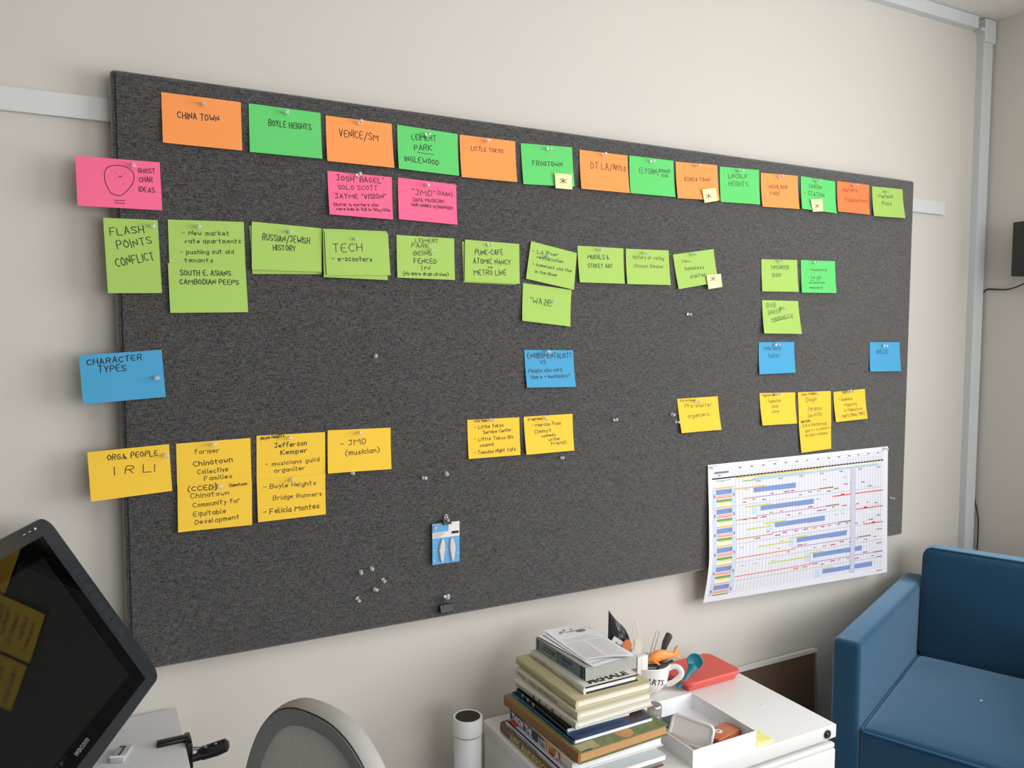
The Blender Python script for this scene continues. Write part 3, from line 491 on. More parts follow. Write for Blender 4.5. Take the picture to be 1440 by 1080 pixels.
def bar(u0, u1, v0, v1, mi, off=.0003):
    n = max(1, int((u1-u0)*14)); k = max(1, int((v1-v0)*24))
    for i in range(n):
        for j in range(k):
            a0, a1, b0, b1 = u0+(u1-u0)*i/n, u0+(u1-u0)*(i+1)/n, v0+(v1-v0)*j/k, v0+(v1-v0)*(j+1)/k
            m.quad(chart(a0, b0, off), chart(a0, b1, off), chart(a1, b1, off), chart(a1, b0, off), mi)
rnd = random.Random(5)
for i in range(48): u = .133 + i*.0175; bar(u, u+.0011, .06, .955, 13, .00035)
for j in range(66): v = .12 + j*.0127; bar(.133, .973, v, v+.0010, 12, .00032)
for k in range(4): bar(.02, .973, .034+k*.018, .0355+k*.018, 13)
for i in range(14): bar(.15+i*.06, .155+i*.06+rnd.uniform(.004, .01), .038, .046, 16, .0005)
bar(.03, .10, .056, .068, 16, .0005); bar(.05, .06, .078, .086, 16, .0005); bar(.30, .36, .016, .020, 13); bar(.01, .05, .012, .016, 13)
bar(.018, .133, .098, .108, 6, .0006)
for i in range(47): bar(.135+i*.0178, .135+i*.0178+.0150, .098, .108, 6, .0006)
bar(.135, .60, .109, .116, 2, .0005); bar(.135, .97, .117, .122, 15, .0005); bar(.225, .94, .126, .142, 11, .0005); bar(.225, .50, .119, .147, 11, .0005); bar(.17, .24, .138, .144, 4, .0005)
for i in range(7): bar(.24+i*.115, .262+i*.115, .150, .158, 0, .0006)
bar(.035, .11, .118, .122, 16); bar(.06, .075, .128, .132, 16)
bar(.018, .036, .165, .955, 1, .0004); bar(.114, .131, .165, .955, 1, .0004)
for k in range(6):
    v = .168 + .1385*k
    if v > .93: break
    E = lambda a: min(v+a, .957)
    bar(.037, .113, v, E(.010), 2, .0005); bar(.037, .113, E(.016), E(.052), 0, .0005); bar(.037, .113, E(.058), E(.064), 3, .0005); bar(.037, .113, E(.068), E(.078), 3, .0005)
    bar(.037, .113, E(.086), E(.104), 4, .0005); bar(.050, .113, E(.106), E(.112), 5, .0005); bar(.037, .113, E(.118), E(.124), 15, .0005)
    bar(.024, .030, E(.05), E(.07), 16, .0006); bar(.120, .126, E(.05), E(.07), 16, .0006); bar(.095, .11, E(.032), E(.037), 16, .0007)
    s0 = (.225, .26, .335, .455, .55, .61)[k]; s1 = (.45, .55, .615, .745, .84, .905)[k]; c = v+.052
    if c+.02 < .955:
        bar(s0, s1, c-.022, c+.013, 0, .0006); bar(s1-.10, s1, c+.012, c+.016, 0, .0006); bar(s1, s1+.03, c-.014, c-.010, 1, .0006)
        if k: bar(s0-.045, s0-.015, c-.03, c+.035, 1, .0005)
        bar(s0-.10+.02*k, s0+.06, c-.032, c-.024, 5 if k else 2, .0006)
    y0 = c+.046
    if y0 < .95:
        bar(s0-.02, min(s0+.36, .97), y0, y0+.004, 8, .0006); bar(min(s0+.36, .93), min(s0+.44, .97), y0-.004, y0+.006, 14, .0006)
        if k: bar(.135, s0-.01 if k > 1 else s0-.04, y0+.010, y0+.016, 9, .0006)
        else: bar(.17, .24, y0, y0+.005, 9, .0006)
        bar(.135, .97, y0+.045, y0+.0465, 16, .0005)
        for i in range(16):
            u = s0-.1+i*.05+rnd.uniform(-.01, .01)
            q = y0+rnd.choice((-.014, .012, .024))
            if .135 < u < .95: bar(u, u+rnd.uniform(.008, .032), q, q+.007, rnd.choice((7, 7, 7, 16, 9)), .0007)
        if k > 1: bar(.135+.06*(k-2)+.05, s0-.02, y0-.052, y0-.044, 5, .0006)
        for i in range(5):
            u = .15+rnd.uniform(0, .6); bar(u, u+.02, y0-.065, y0-.061, 4, .0006)
for k, (a, b) in enumerate(((.66, .97), (.80, .97), (.85, .97))):
    v = .335+.125*k; bar(a, b, v, v+.007, 10, .0008); bar(a+.05, a+.07, v-.008, v, 10, .0008)
for k in range(4): bar(.93, .965, .70+.11*k-.06, .706+.11*k-.06, 7, .0008)
bar(.770, .796, .125, .957, 12, .0009)
wpart('printed_chart', m, CM, pc, smooth=False)
# ---------------------------------------------------------------- carded insoles hanging from a clip, and a spare clip
ip = thing('insole_pack', 'blue and white carded pack of shoe inserts hanging on the board', 'pack', (.706, -.008, .989))
m = MB().box(.670, .742, -.010, -.0085, .989, 1.090); wpart('backing_card', m, mat('pack_blue', '5CA6D8', .4), ip)
IW = mat('pack_white', 'E6E0DC', .4)
m = MB().box(.6702, .7418, -.0106, -.0101, 1.054, 1.068).box(.712, .7418, -.0106, -.0101, 1.068, 1.0898)
wpart('printed_panel', m, IW, ip)
m = MB().box(.7205, .7395, -.0112, -.0107, 1.061, 1.067, 1).box(.6735, .6815, -.0112, -.0102, 1.076, 1.0845, 2)
for k in range(4): m.box(.673, .673+.03-.004*k, -.0110, -.0107, 1.0650-.0030*k, 1.0660-.0030*k, 3 if k == 0 else 0)
for a, b in ((.7375, 1.047), (.7375, 1.012), (.708, 1.022), (.6745, 1.000), (.6765, 1.025)): m.box(a-.001, a+.001, -.0106, -.0102, b-.001, b+.001, 4)
m.text('D', .0085, Matrix.Translation((.6755, -.01135, 1.0772)) @ Matrix.Rotation(math.radians(90), 4, 'X'), .0002, 4)
wpart('print', m, [mat('grey_print', '8A7C80', .6), BLACK, mat('magenta_print', 'C23C78', .5), mat('red_print', 'B8505A', .6), WHITE], ip)
for k, (cx, flip) in enumerate(((.694, 1), (.7225, -1))):
    pts = []
    for i in range(28):
        t = 2*math.pi*i/28; yy = math.sin(t); xx = math.cos(t)*(.0078 if yy > -.2 else .0062)*(1-.12*abs(yy)**3) + flip*.0022*yy*(1 if yy > 0 else 0)
        pts.append((cx+xx, 1.022+yy*.0295))
    m = MB(); M = Matrix(((1,0,0,0),(0,0,-1,-.0102),(0,1,0,0),(0,0,0,1)))
    m.prism(pts, .0, .0030, 0, M); m.prism([(cx+(a-cx)*.8, 1.022+(b-1.022)*.92) for a, b in pts], .003, .0046, 0, M)
    wpart('insole', m, mat('gel', 'D8CFCB', .35), ip)
def binder_clip(label, cx, cz, s, loops):
    r = thing('binder_clip', label, 'binder clip', (cx, -.012, cz))
    m = MB(); M = Matrix(((0,0,1,0),(-s,0,0,-.012),(0,s,0,cz),(0,0,0,1)))
    m.prism([(-.0078, -.0085), (-.0070, -.0100), (.0070, -.0100), (.0078, -.0085), (.0024, .0085), (-.0024, .0085)], cx-.017*s, cx+.017*s, 0, M)
    wpart('clip_body', m, BLACK, r)
    for sy in loops:
        y = -.012 - sy*.004*s
        m = MB().tube([(cx-.010*s, y, cz+.004*s), (cx-.006*s, y-sy*.002, cz+.014*s), (cx-.004*s, y-sy*.003, cz+.024*s), (cx, y-sy*.003, cz+.027*s), (cx+.004*s, y-sy*.003, cz+.024*s), (cx+.006*s, y-sy*.002, cz+.014*s), (cx+.010*s, y, cz+.004*s)], .0006, 6)
        wpart('wire_handle', m, STEEL, r)
    return r
binder_clip('small black binder clip gripping the top of the insole pack', .7075, 1.0925, .62, (1, -1))
binder_clip('black binder clip hanging near the board bottom edge under two pins', .705, .8785, 1.0, (1, -1))
# ---------------------------------------------------------------- armchair in the corner, turned 22.7 degrees
PH = .3963; ca, sa = math.cos(PH), math.sin(PH)
# local frame: +x = seat depth direction (towards the backrest), -y = along the seat width
sf = thing('armchair', 'blue upholstered boxy armchair with piped cushions in the room corner', 'armchair', (0, 0, 0), M=Matrix.Translation((1.767, -.273, 0)) @ Matrix.Rotation(PH, 4, 'Z'))
DS, WS, AT = .815, .80, .076
mesh_obj('armrest', MB().rbox(0, DS, -AT, 0, .09, .70, .016, 4), SOFA, sf)
mesh_obj('armrest', MB().rbox(0, DS, -WS, -WS+AT, .09, .70, .016, 4), SOFA, sf)
mesh_obj('base', MB().rbox(.012, DS-.01, -WS+AT-.002, -AT+.002, .12, .30, .012, 3), SOFA, sf)
m = MB().rbox(.004, .675, -WS+AT+.003, -AT-.003, .30, .462, .022, 5, puff=.020, grid=10)
mesh_obj('seat_cushion', m, SOFA, sf)
def loop_pts(x0, x1, y0, y1, z, r, n=5):
    out = []
    for cx, cy, a0 in ((x1-r, y1-r, 0), (x0+r, y1-r, 90), (x0+r, y0+r, 180), (x1-r, y0+r, 270)):
        for i in range(n+1): a = math.radians(a0+90*i/n); out.append((cx+r*math.cos(a), cy+r*math.sin(a), z))
    return out
mesh_obj('seat_piping', MB().tube(loop_pts(.003, .675, -WS+AT+.004, -AT-.004, .456, .020), .0034, 8, closed=True), PIPING, sf)
mesh_obj('backrest_frame', MB().rbox(DS-.075, DS, -WS+AT, -AT, .12, .74, .016, 3), SOFA, sf)
# back cushion, leaning slightly: built in its own frame (x thickness, y width, z height)
Mb = Matrix.Translation((.655, -AT-.004, .455)) @ Matrix.Rotation(math.radians(4.5), 4, 'Y')
bw, bh, bt = WS-2*AT-.008, .375, .125
m = MB().rbox(-bh/2, bh/2, -bw/2, bw/2, -bt/2, bt/2, .026, 5, puff=.018, grid=10)
R90 = Matrix.Rotation(math.radians(-90), 4, 'Y')          # cushion face (+z) turned to -x
Mc = Mb @ Matrix.Translation((bt/2, -bw/2, bh/2)) @ R90
m2 = MB(); m2.v = [tuple(Mc @ Vector(v)) for v in m.v]; m2.f = m.f; m2.m = m.m; m2.smooth = True
mesh_obj('back_cushion', m2, SOFA, sf)
lp = [Mc @ Vector(q) for q in loop_pts(-bh/2+.003, bh/2-.003, -bw/2+.003, bw/2-.003, bt/2-.010, .030)]
mesh_obj('back_piping', MB().tube(lp, .0034, 8, closed=True), mat('sofa_piping_dark', '173A55', .9), sf)
for x, y in ((.05, -.04), (.05, -WS+.04), (DS-.05, -.04), (DS-.05, -WS+.04)):
    mesh_obj('leg', MB().lathe([(.014, 0), (.020, .09)], 16, cx=x, cy=y), BLACK, sf)
lint = tag(mesh_obj('lint_speck', MB().tube([(2.2095, -.4300, .4860), (2.2125, -.4322, .4873), (2.2160, -.4330, .4862)], .0011, 6), WHITE, None, (2.2125, -.432, .4865)), 'tiny white lint speck on the blue seat cushion', 'lint')
# ---------------------------------------------------------------- panel leaning behind the filing cabinet
lp_ = thing('leaning_panel', 'brown framed panel with thin pale edging leaning on the wall behind the cabinet', 'panel', (1.75, .01, 0))
m = MB(); t = math.radians(2.5)
Mp = Matrix.Translation((1.36, .018, .001)) @ Matrix.Rotation(-t, 4, 'X')
mesh_q = MB().box(.0, .70, .0, .006, .0, .488, 0, Mp); wpart('brown_board', mesh_q, mat('hardboard', '6B5646', .7, noise=.12, nscale=14, spec=.2), lp_)
EDG = mat('pale_edging', 'DEDCD8', .35)
m = MB().box(-.004, .704, -.004, .010, .488, .500, 0, Mp).box(.704, .713, -.004, .010, .490, .497, 0, Mp)
wpart('frame', m, EDG, lp_)
wpart('frame', MB().box(.700, .706, -.003, .008, 0, .488, 0, Mp), mat('edge_grey', '8C8A84', .5), lp_)
wpart('frame', MB().box(-.006, 0, -.003, .008, 0, .488, 0, Mp), mat('edge_grey', '8C8A84', .5), lp_)
# ---------------------------------------------------------------- white lateral filing cabinet
CX0, CX1, CY0, CY1, CT = .781, 1.537, -.485, -.062, .600
cab = thing('filing_cabinet', 'white enamelled steel filing cabinet with round lock below the board', 'cabinet', ((CX0+CX1)/2, (CY0+CY1)/2, 0))
wpart('body', MB().rbox(CX0+.004, CX1-.004, CY0+.020, CY1, .03, CT-.030, .003, 2), WHITE_METAL, cab)
wpart('top', MB().rbox(CX0, CX1, CY0, CY1, CT-.034, CT, .004, 3), WHITE_METAL, cab)
for z0, z1 in ((.305, .553), (.045, .297)):
    m = MB().rbox(CX0+.003, CX1-.003, CY0-.0005, CY0+.020, z0, z1-.014, .003, 2)
    m.rbox(CX0+.003, CX1-.003, CY0+.001, CY0+.018, z1-.013, z1, .004, 2)
    d = wpart('drawer', m, WHITE_METAL, cab)
Ml = Matrix.Translation((1.503, CY0, .583)) @ Matrix.Rotation(math.radians(90), 4, 'X')
m = MB().lathe([(.0105, -.001), (.0105, .003), (.0090, .0042), (.0001, .0042)], 24, 0, Ml)
lk = wpart('lock', m, mat('lock_dark', '26282C', .25, metal=.7), cab)
m = MB()
for k in range(4):
    a = math.radians(45+90*k); m.box(-.0022, .0022, -.0022, .0022, .0042, .0056, 0, Ml @ Matrix.Rotation(a, 4, 'Z') @ Matrix.Translation((.0055, 0, 0)))
m.box(-.0008, .0008, -.004, .004, .0042, .0054, 0, Ml); wpart('lock_face', m, STEEL, cab)
for x in (CX0+.05, CX1-.05):
    for y in (CY0+.05, CY1-.05): wpart('foot', MB().lathe([(.018, 0), (.018, .032)], 14, cx=x, cy=y), BLACK, cab)
# ---------------------------------------------------------------- cardboard mailing tube on the floor
tb = thing('mailing_tube', 'white cardboard mailing tube standing left of the filing cabinet', 'tube', (.722, -.100, 0))
m = MB().lathe([(.0330, 0), (.0330, .596), (.0322, .597)], 40); mesh_obj('tube_body', m, mat('tube_card', 'E2E3E6', .5), tb)
m = MB().lathe([(.0350, .5995), (.0350, .6375), (.0340, .6390), (.0305, .6390), (.0300, .6375), (.0300, .50), (.0001, .50)], 40); mesh_obj('tube_sleeve', m, [mat('tube_cap', 'E6E7EA', .45)], tb)
m = MB().lathe([(.0298, .6385), (.0298, .40), (.0001, .40)], 40); mesh_obj('tube_lining', m, mat('tube_inside', '2E2723', .9), tb)
mesh_obj('tube_joint', MB().lathe([(.0334, .596), (.0336, .5995)], 40), mat('kraft', 'A8967C', .8), tb)
# ---------------------------------------------------------------- white desk and what is on it
DT = .740
dk = thing('desk', 'white laminate desk in the lower left corner', 'desk', (-.7, -.35, 0))
wpart('desktop', MB().rbox(-1.55, .092, -.80, .045, DT-.024, DT, .002, 2), mat('desk_white', 'D8D8DA', .45, spec=.3), dk)
wpart('edge_band', MB().box(.092, .0935, -.799, .044, DT-.0235, DT-.0005), mat('edge_band_white', 'F4F3F0', .4), dk)
for x in (-1.50, .03):
    for y in (-.75, -.01): wpart('leg', MB().rbox(x-.02, x+.02, y-.02, y+.02, 0, DT-.024, .003, 2), WHITE_METAL, dk)
# clamp-on holder at the desk edge
ck = thing('desk_clamp', 'black clamp with a ribbed knob fixed over the white desk edge', 'clamp', (.094, -.118, DT))
wpart('clamp_plate', MB().rbox(.043, .102, -.124, -.103, DT, DT+.0085, .003, 2), BLACK, ck)
wpart('clamp_jaw', MB().rbox(.0945, .106, -.148, -.096, DT-.052, DT+.008, .003, 2), BLACK, ck)
wpart('clamp_screw', MB().tube([(.104, -.143, DT-.006), (.122, -.150, DT-.006)], .0035, 10), STEEL, ck)
Mk = Matrix.Translation((.1215, -.155, DT-.013)) @ Matrix.Rotation(math.radians(-3), 4, 'Z') @ Matrix.Rotation(math.radians(90), 4, 'Y')
wpart('hinge', MB().tube([(.104, -.158, DT-.018), (.124, -.160, DT-.016)], .0075, 12), BLACK, ck)
m = MB().tube([(.113, -.158, DT-.014), (.122, -.159, DT-.012), (.150, -.163, DT-.007), (.166, -.165, DT-.003), (.171, -.166, DT-.002)], [.009, .0165, .0175, .016, .008], 16, flat=.75)
kb = wpart('knob', m, BLACK, ck)
for a in (.128, .146): wpart('rivet', MB().lathe([(.0028, 0), (.0024, .0020), (.0001, .0024)], 12, cx=a, cy=-.160-(a-.128)*.14, M=Matrix.Translation((0, -.006, DT-.010+.0125+(a-.128)*.2))), STEEL, ck)
# pen display, leaning back, its right-hand edge towards the wall
n_ = Vector((.7895887, -.3168157, .5255260)); r_ = Vector((.3642421, .9311974, .0141126)); u_ = Vector((-.4938395, .1802755, .8506605))
R_ = Vector((.0585233, -.0701410, .8647636))
MD = Matrix(((r_.x, u_.x, n_.x, R_.x), (r_.y, u_.y, n_.y, R_.y), (r_.z, u_.z, n_.z, R_.z), (0, 0, 0, 1)))
dp = thing('pen_display', 'large black pen display tilted back on the white desk, yellow cards mirrored in it', 'display', (0, 0, 0), M=MD)
DWd, DHt = .655, .391
def rr_pts(x0, x1, y0, y1, r, n=8):
    out = []
    for cx, cy, a0 in ((x1-r, y1-r, 0), (x0+r, y1-r, 90), (x0+r, y0+r, 180), (x1-r, y0+r, 270)):
        for i in range(n+1): a = math.radians(a0+90*i/n); out.append((cx+r*math.cos(a), cy+r*math.sin(a)))
    return out
m = MB(); rings = []
prof = [(.016, -.034), (.006, -.032), (.001, -.022), (0, -.006), (.0012, -.001), (.003, 0)]
N = 36
for ins, z in prof: rings.append([(x, y, z) for x, y in rr_pts(-DWd+ins, -ins, ins, DHt-ins, max(.004, .030-ins))])
gl = [(x, y, 0) for x, y in rr_pts(-DWd+.056, -.056, .0225, DHt-.032, .0015)]
rings.append(gl); rings.append([(x, y, -.0012) for x, y, z in gl])
vs = [p for r in rings for p in r]; fs = [(i*N+k, i*N+(k+1) % N, (i+1)*N+(k+1) % N, (i+1)*N+k) for i in range(len(rings)-1) for k in range(N)] + [tuple(range(N))[::-1]]
m.add(vs, fs); mesh_obj('housing', m, mat('display_grey', '2C3035', .38, spec=.4), dp, smooth=False)
GLS = mat('display_glass', '010101', .02, spec=.5, ior=1.36)
mesh_obj('cover_glass', MB().box(-DWd+.0558, -.0558, .0223, DHt-.0318, -.004, -.0008), GLS, dp)
ACT = mat('display_panel', '101110', .04, spec=.5, ior=1.45)
mesh_obj('screen', MB().box(-DWd+.100, -.100, .053, DHt-.067, -.0008, -.0003), ACT, dp)
mesh_obj('screen_outline', MB().box(-.0997, -.0990, .053, DHt-.067, -.0008, -.0004), mat('outline', '2A2B28', .3), dp)
KEY = mat('key_dark', '23262A', .45)
ks = [(.272, .262), (.258, .244), (.240, .222), (.218, .200), (.196, .178), (.174, .156), (.152, .138), (.134, .116)]
for i, (b, a) in enumerate(ks):
    o = mesh_obj('express_key', MB().rbox(-.042, -.020, a, b, -.0006, .0009, .0006, 1), mat('key_face', '30343A', .40, spec=.4), dp, smooth=False)
    mesh_obj('key_gap', MB().box(-.043, -.019, b+.0002, b+.0014, -.0004, .0002), KEY, dp)
mesh_obj('key_strip_edge', MB().box(-.0438, -.0430, .112, .276, -.0004, .0002), KEY, dp)
for i, (x, y) in enumerate(((-.062, .3775), (-.083, .3775), (-.104, .3775))):
    o = mesh_obj('touch_icon', MB().box(x-.0038 if i else x-.003, x+.0038 if i else x+.003, y-.0006 if i else y-.002, y+.0006 if i else y+.002, -.0004, .0002), mat('icon_white', 'D8DADA', .5), dp)
mesh_obj('logo', MB().text('wacom', .0150, Matrix.Translation((-.3275, .0335, -.0006)), .0003, 0, 'CENTER', 1.15), mat('logo_grey', '6E7073', .5), dp)
# stand: swivel plate behind the panel and a two-bar foot on the desk
ctr = MD @ Vector((-DWd/2, DHt*.40, -.034)); base = Vector((ctr.x-.035, ctr.y+.005, DT))
sw = MB().tube([ctr + n_*.004, ctr - n_*.018, Vector((base.x, base.y, DT+.10)), Vector((base.x, base.y, DT+.010))], [.045, .030, .022, .024], 16)
inv = MD.inverted()
def to_local(mb):
    q = MB(); q.v = [tuple(inv @ Vector(v)) for v in mb.v]; q.f = mb.f; q.m = mb.m; q.smooth = mb.smooth; return q
SILV = mat('silver_plastic', 'A9ABAE', .35, metal=.3)
mesh_obj('stand_column', to_local(sw), SILV, dp)
yaw = math.atan2(r_.y, r_.x)
Mf = Matrix.Translation((base.x, base.y, DT)) @ Matrix.Rotation(yaw, 4, 'Z')
m = MB().rbox(-.235, .235, -.022, .022, 0, .009, .003, 2, 0, Mf)
mesh_obj('stand_foot', to_local(m), SILV, dp)
Mg = Matrix.Translation((-.018, -.112, DT)) @ Matrix.Rotation(yaw, 4, 'Z')
m = MB().rbox(-.035, .016, -.016, .010, 0, .010, .002, 2, 0, Mg); mesh_obj('stand_foot', to_local(m), mat('foot_light', 'B9B9BC', .4), dp)
mesh_obj('foot_slot', to_local(MB().box(-.030, .009, -.0045, -.002, .0101, .0108, 0, Mg).box(.006, .009, -.0045, .006, .0101, .0108, 0, Mg)), BLACK, dp)
mesh_obj('foot_lip', to_local(MB().box(-.034, -.0315, -.016, .010, .010, .0135, 0, Mg)), WHITE, dp)
# ---------------------------------------------------------------- task chair, mesh back
TH = 1.114
e_ = Vector((math.cos(TH), -math.sin(TH), 0)); nn = Vector((-math.sin(TH), -math.cos(TH), 0)); uz = Vector((0, 0, 1))
CA, CB, CP = .22, .498, .804
MCh = Matrix(((e_.x, -nn.x, 0, .278), (e_.y, -nn.y, 0, -.520), (0, 0, 1, 0), (0, 0, 0, 1)))   # x along the back, y backwards
chr_ = thing('task_chair', 'grey mesh-back office chair between desk and filing cabinet', 'chair', (0, 0, 0), M=MCh)
ZC = .95-CB
def outline(ins, n=96):
    out = []
    for i in range(n):
        t = 2*math.pi*(i+.5)/n; c, s = math.cos(t), math.sin(t)
        a, b = CA-ins, (CB-ins*1.05 if s > 0 else .10-ins)
        out.append((a*math.copysign(abs(c)**CP, c), ZC + b*math.copysign(abs(s)**CP, s)))
    return out
def ringset(spec, n=96, closed_loop=True):
    m = MB(); rings = []
    for ins, y in spec: rings.append([(x, y, z) for x, z in outline(ins, n)])
    k = len(rings); vs = [p for r in rings for p in r]; fs = []
    for i in range(k if closed_loop else k-1):
        j = (i+1) % k
        for q in range(n): fs.append((i*n+q, i*n+(q+1) % n, j*n+(q+1) % n, j*n+q))
    m.add(vs, fs); m.smooth = True; return m
mesh_obj('back_frame', ringset([(.0045, -.034), (.001, -.028), (-.001, -.016), (0, -.004), (.004, 0), (.016, .002), (.026, -.004), (.026, -.030), (.016, -.033)]), mat('frame_grey', 'A9A8A4', .42, spec=.4), chr_)
mesh_obj('rim_groove', ringset([(.0040, -.0345), (.0046, -.0362), (.0064, -.0362), (.0062, -.0345)]), BLACK, chr_)
mesh_obj('inner_rim', ringset([(.0062, -.0375), (.005, -.0340), (.026, -.028), (.033, -.030), (.0325, -.033), (.028, -.0365)]), mat('rim_grey', '7C807E', .5), chr_)
m = MB(); inn = outline(.030, 240)
zs = [z for x, z in inn]; xs = [x for x, z in inn]
def span(v, axis):
    hit = []
    for (x0, z0), (x1, z1) in zip(inn, inn[1:]+inn[:1]):
        a, b = (z0, z1) if axis == 'z' else (x0, x1)
        if (a-v)*(b-v) < 0:
            f = (v-a)/(b-a); hit.append((x0+(x1-x0)*f) if axis == 'z' else (z0+(z1-z0)*f))
    return (min(hit), max(hit)) if len(hit) >= 2 else None
z = min(zs)+.002; k = 0
while z < max(zs):
    s_ = span(z, 'z')
    if s_: m.box(s_[0], s_[1], -.0300, -.0292, z-.00085, z+.00085)
    z += .0031
x = min(xs)+.002
while x < max(xs):
    s_ = span(x, 'x')
    if s_: m.box(x-.0007, x+.0007, -.0308, -.0299, s_[0], s_[1])
    x += .0033
o = mesh_obj('back_mesh', m, mat('mesh_thread', 'A5A49F', .7), chr_); o['kind'] = 'stuff'
mesh_obj('seat', MB().rbox(-.235, .235, -.50, -.03, .405, .465, .028, 4, puff=.01, grid=6), mat('seat_fabric', '5B5D5C', .9, noise=.1, nscale=200), chr_)
mesh_obj('back_support', MB().tube([(0, -.20, .395), (0, .02, .40), (0, .045, .47), (0, .030, .60), (0, .004, .66)], [.022, .022, .020, .018, .016], 12), mat('frame_grey', 'A9A8A4', .42), chr_)
mesh_obj('gas_column', MB().lathe([(.030, .09), (.030, .22), (.018, .221), (.018, .405)], 20, cx=0, cy=-.25), BLACK, chr_)
for k in range(5):
    a = math.radians(72*k+20); c, s = math.cos(a), math.sin(a)
    l = mesh_obj('base_leg', MB().tube([(0, -.25, .11), (c*.29, -.25+s*.29, .075)], [.026, .015], 10, flat=.7), mat('frame_grey', 'A9A8A4', .42), chr_)
    mesh_obj('caster', MB().lathe([(.0001, -.022), (.026, -.022), (.028, -.016), (.028, .016), (.026, .022), (.0001, .022)], 18, M=Matrix.Translation((c*.29, -.25+s*.29, .0285)) @ Matrix.Rotation(a, 4, 'Z') @ Matrix.Rotation(math.radians(90), 4, 'X')), BLACK, l)
# ---------------------------------------------------------------- box-shaped device on the right wall, and its cable
sp = thing('wall_speaker', 'black box-shaped device mounted on the right wall', 'speaker', (RX, -.20, 1.85))
wpart('enclosure', MB().rbox(RX-.085, RX-.020, -.46, -.155, 1.752, 1.944, .006, 3), BLACK, sp)
wpart('end_panel', MB().rbox(RX-.083, RX-.022, -.156, -.110, 1.754, 1.942, .003, 2), mat('grille_grey', '2C2D2D', .6), sp)
wpart('bracket', MB().box(RX-.024, RX, -.33, -.20, 1.80, 1.90), BLACK, sp)
wpart('plug', MB().rbox(RX-.062, RX-.030, -.175, -.143, 1.732, 1.753, .006, 2), BLACK, sp)
cb = [(RX-.045, -.150, 1.736), (RX-.03, -.112, 1.722), (RX-.012, -.060, 1.712), (RX-.006, -.016, 1.714), (RX-.004, .018, 1.716), (RX-.004, .034, 1.702), (RX-.004, .0375, 1.680)]
cb += [(RX-.004, .0375, z) for z in (1.5, 1.3, 1.1, 1.0)] + [(RX-.006, .034, .93), (RX-.010, .020, .88), (RX-.012, .012, .82), (RX-.010, .016, .60), (RX-.010, .020, .20)]
def smooth_path(P, n=6):
    P = [Vector(p) for p in P]; out = []
    for i in range(len(P)-1):
        p0 = P[max(i-1, 0)]; p1 = P[i]; p2 = P[i+1]; p3 = P[min(i+2, len(P)-1)]
        for k in range(n):
            t = k/n; out.append(.5*((2*p1)+(p2-p0)*t+(2*p0-5*p1+4*p2-p3)*t*t+(3*p1-p0-3*p2+p3)*t**3))
    out.append(P[-1]); return out
tag(mesh_obj('power_cable', MB().tube(smooth_path(cb), .0026, 8), mat('cable_black', '1B1B1C', .5), None, (RX-.01, 0, 1.72)), 'thin black cable drooping from the wall device down the corner trunking', 'cable')
# ---------------------------------------------------------------- stack of books on the filing cabinet
PAGE = mat('page_white', 'E9E6DC', .8, noise=.02, nscale=300)
PT = mat('print_dark', '26251F', .6)
def book(name, label, x, y, yaw, w, l, z0, z1, cov, page=PAGE, hard=True, spine_curve=.003, lift=0.0, edge=None):
    """x,y = front left corner (spine end nearest the room); local +x across the cover, +y along the spine"""
    b = thing(name, label, 'book', (x, y, z0), math.radians(yaw), 'books stacked on the filing cabinet'); t = z1-z0
    ct = .0026 if hard else .0008; ov = .0035 if hard else .0004
    pm_ = MB(); pm_.box(.004, w-ov, ov, l-ov, ct, t-ct)
    if hard:
        # fore-edge and page ends get slight hollow and page relief
        for k in range(int(t/.0022)):
            zz = ct + (t-2*ct)*(k+.5)/int(t/.0022); pm_.box(.006, w-ov-.001, ov-.0004-.0003*(k % 2), ov, zz-.0003, zz+.0003)
    mesh_obj('pages', pm_, page, b)
    m = MB(); m.box(0 if not hard else .004, w, 0, l, 0, ct, 0); m.box(0 if not hard else .004, w, 0, l, t-ct, t, 0)
    n = 8; sp_ = []
    for i in range(n+1):
        a = math.pi*i/n; sp_.append((-spine_curve*math.sin(a), t/2-(t/2)*math.cos(a)))
    vs = []
    for yy in (0, l): vs += [(px, yy, pz) for px, pz in sp_] + [(.0045, yy, pz) for px, pz in sp_]
    k = n+1; fs = []
    for i in range(n): fs.append((i, i+1, 2*k+i+1, 2*k+i)); fs.append((k+i, 3*k+i, 3*k+i+1, k+i+1)); fs.append((i, k+i, k+i+1, i+1)); fs.append((2*k+i, 2*k+i+1, 3*k+i+1, 3*k+i))
    fs.append((0, 2*k, 3*k, k)); fs.append((n, k+n, 3*k+n, 2*k+n))
    m.add(vs, fs, 1 if edge else 0)
    mesh_obj('cover', m, [cov] + ([edge] if edge else []), b, smooth=False)
    return b
def spine_M(y, z, off=.0042, flip=False):
    """letters on the spine: read towards the room, tops up"""
    if flip: return Matrix(((0,0,-1,-off),(1,0,0,y),(0,-1,0,z),(0,0,0,1)))
    return Matrix(((0,0,-1,-off),(-1,0,0,y),(0,1,0,z),(0,0,0,1)))
def spine_text(b, t, size, y, z, m, bold=0.0, sx=1.0, flip=False, off=.0042, name='spine_title'):
    return mesh_obj(name, MB().text(t, size, spine_M(y, z, off, flip), bold, 0, 'LEFT', sx), m, b)
def spine_patch(b, y0, y1, z0, z1, m, off=.0036, name='spine_picture'):
    return mesh_obj(name, MB().box(-off, -off+.0008, y0, y1, z0, z1), m, b)
z = [.600, .624, .635, .657, .682, .690, .699, .715, .732, .750, .766, .798]
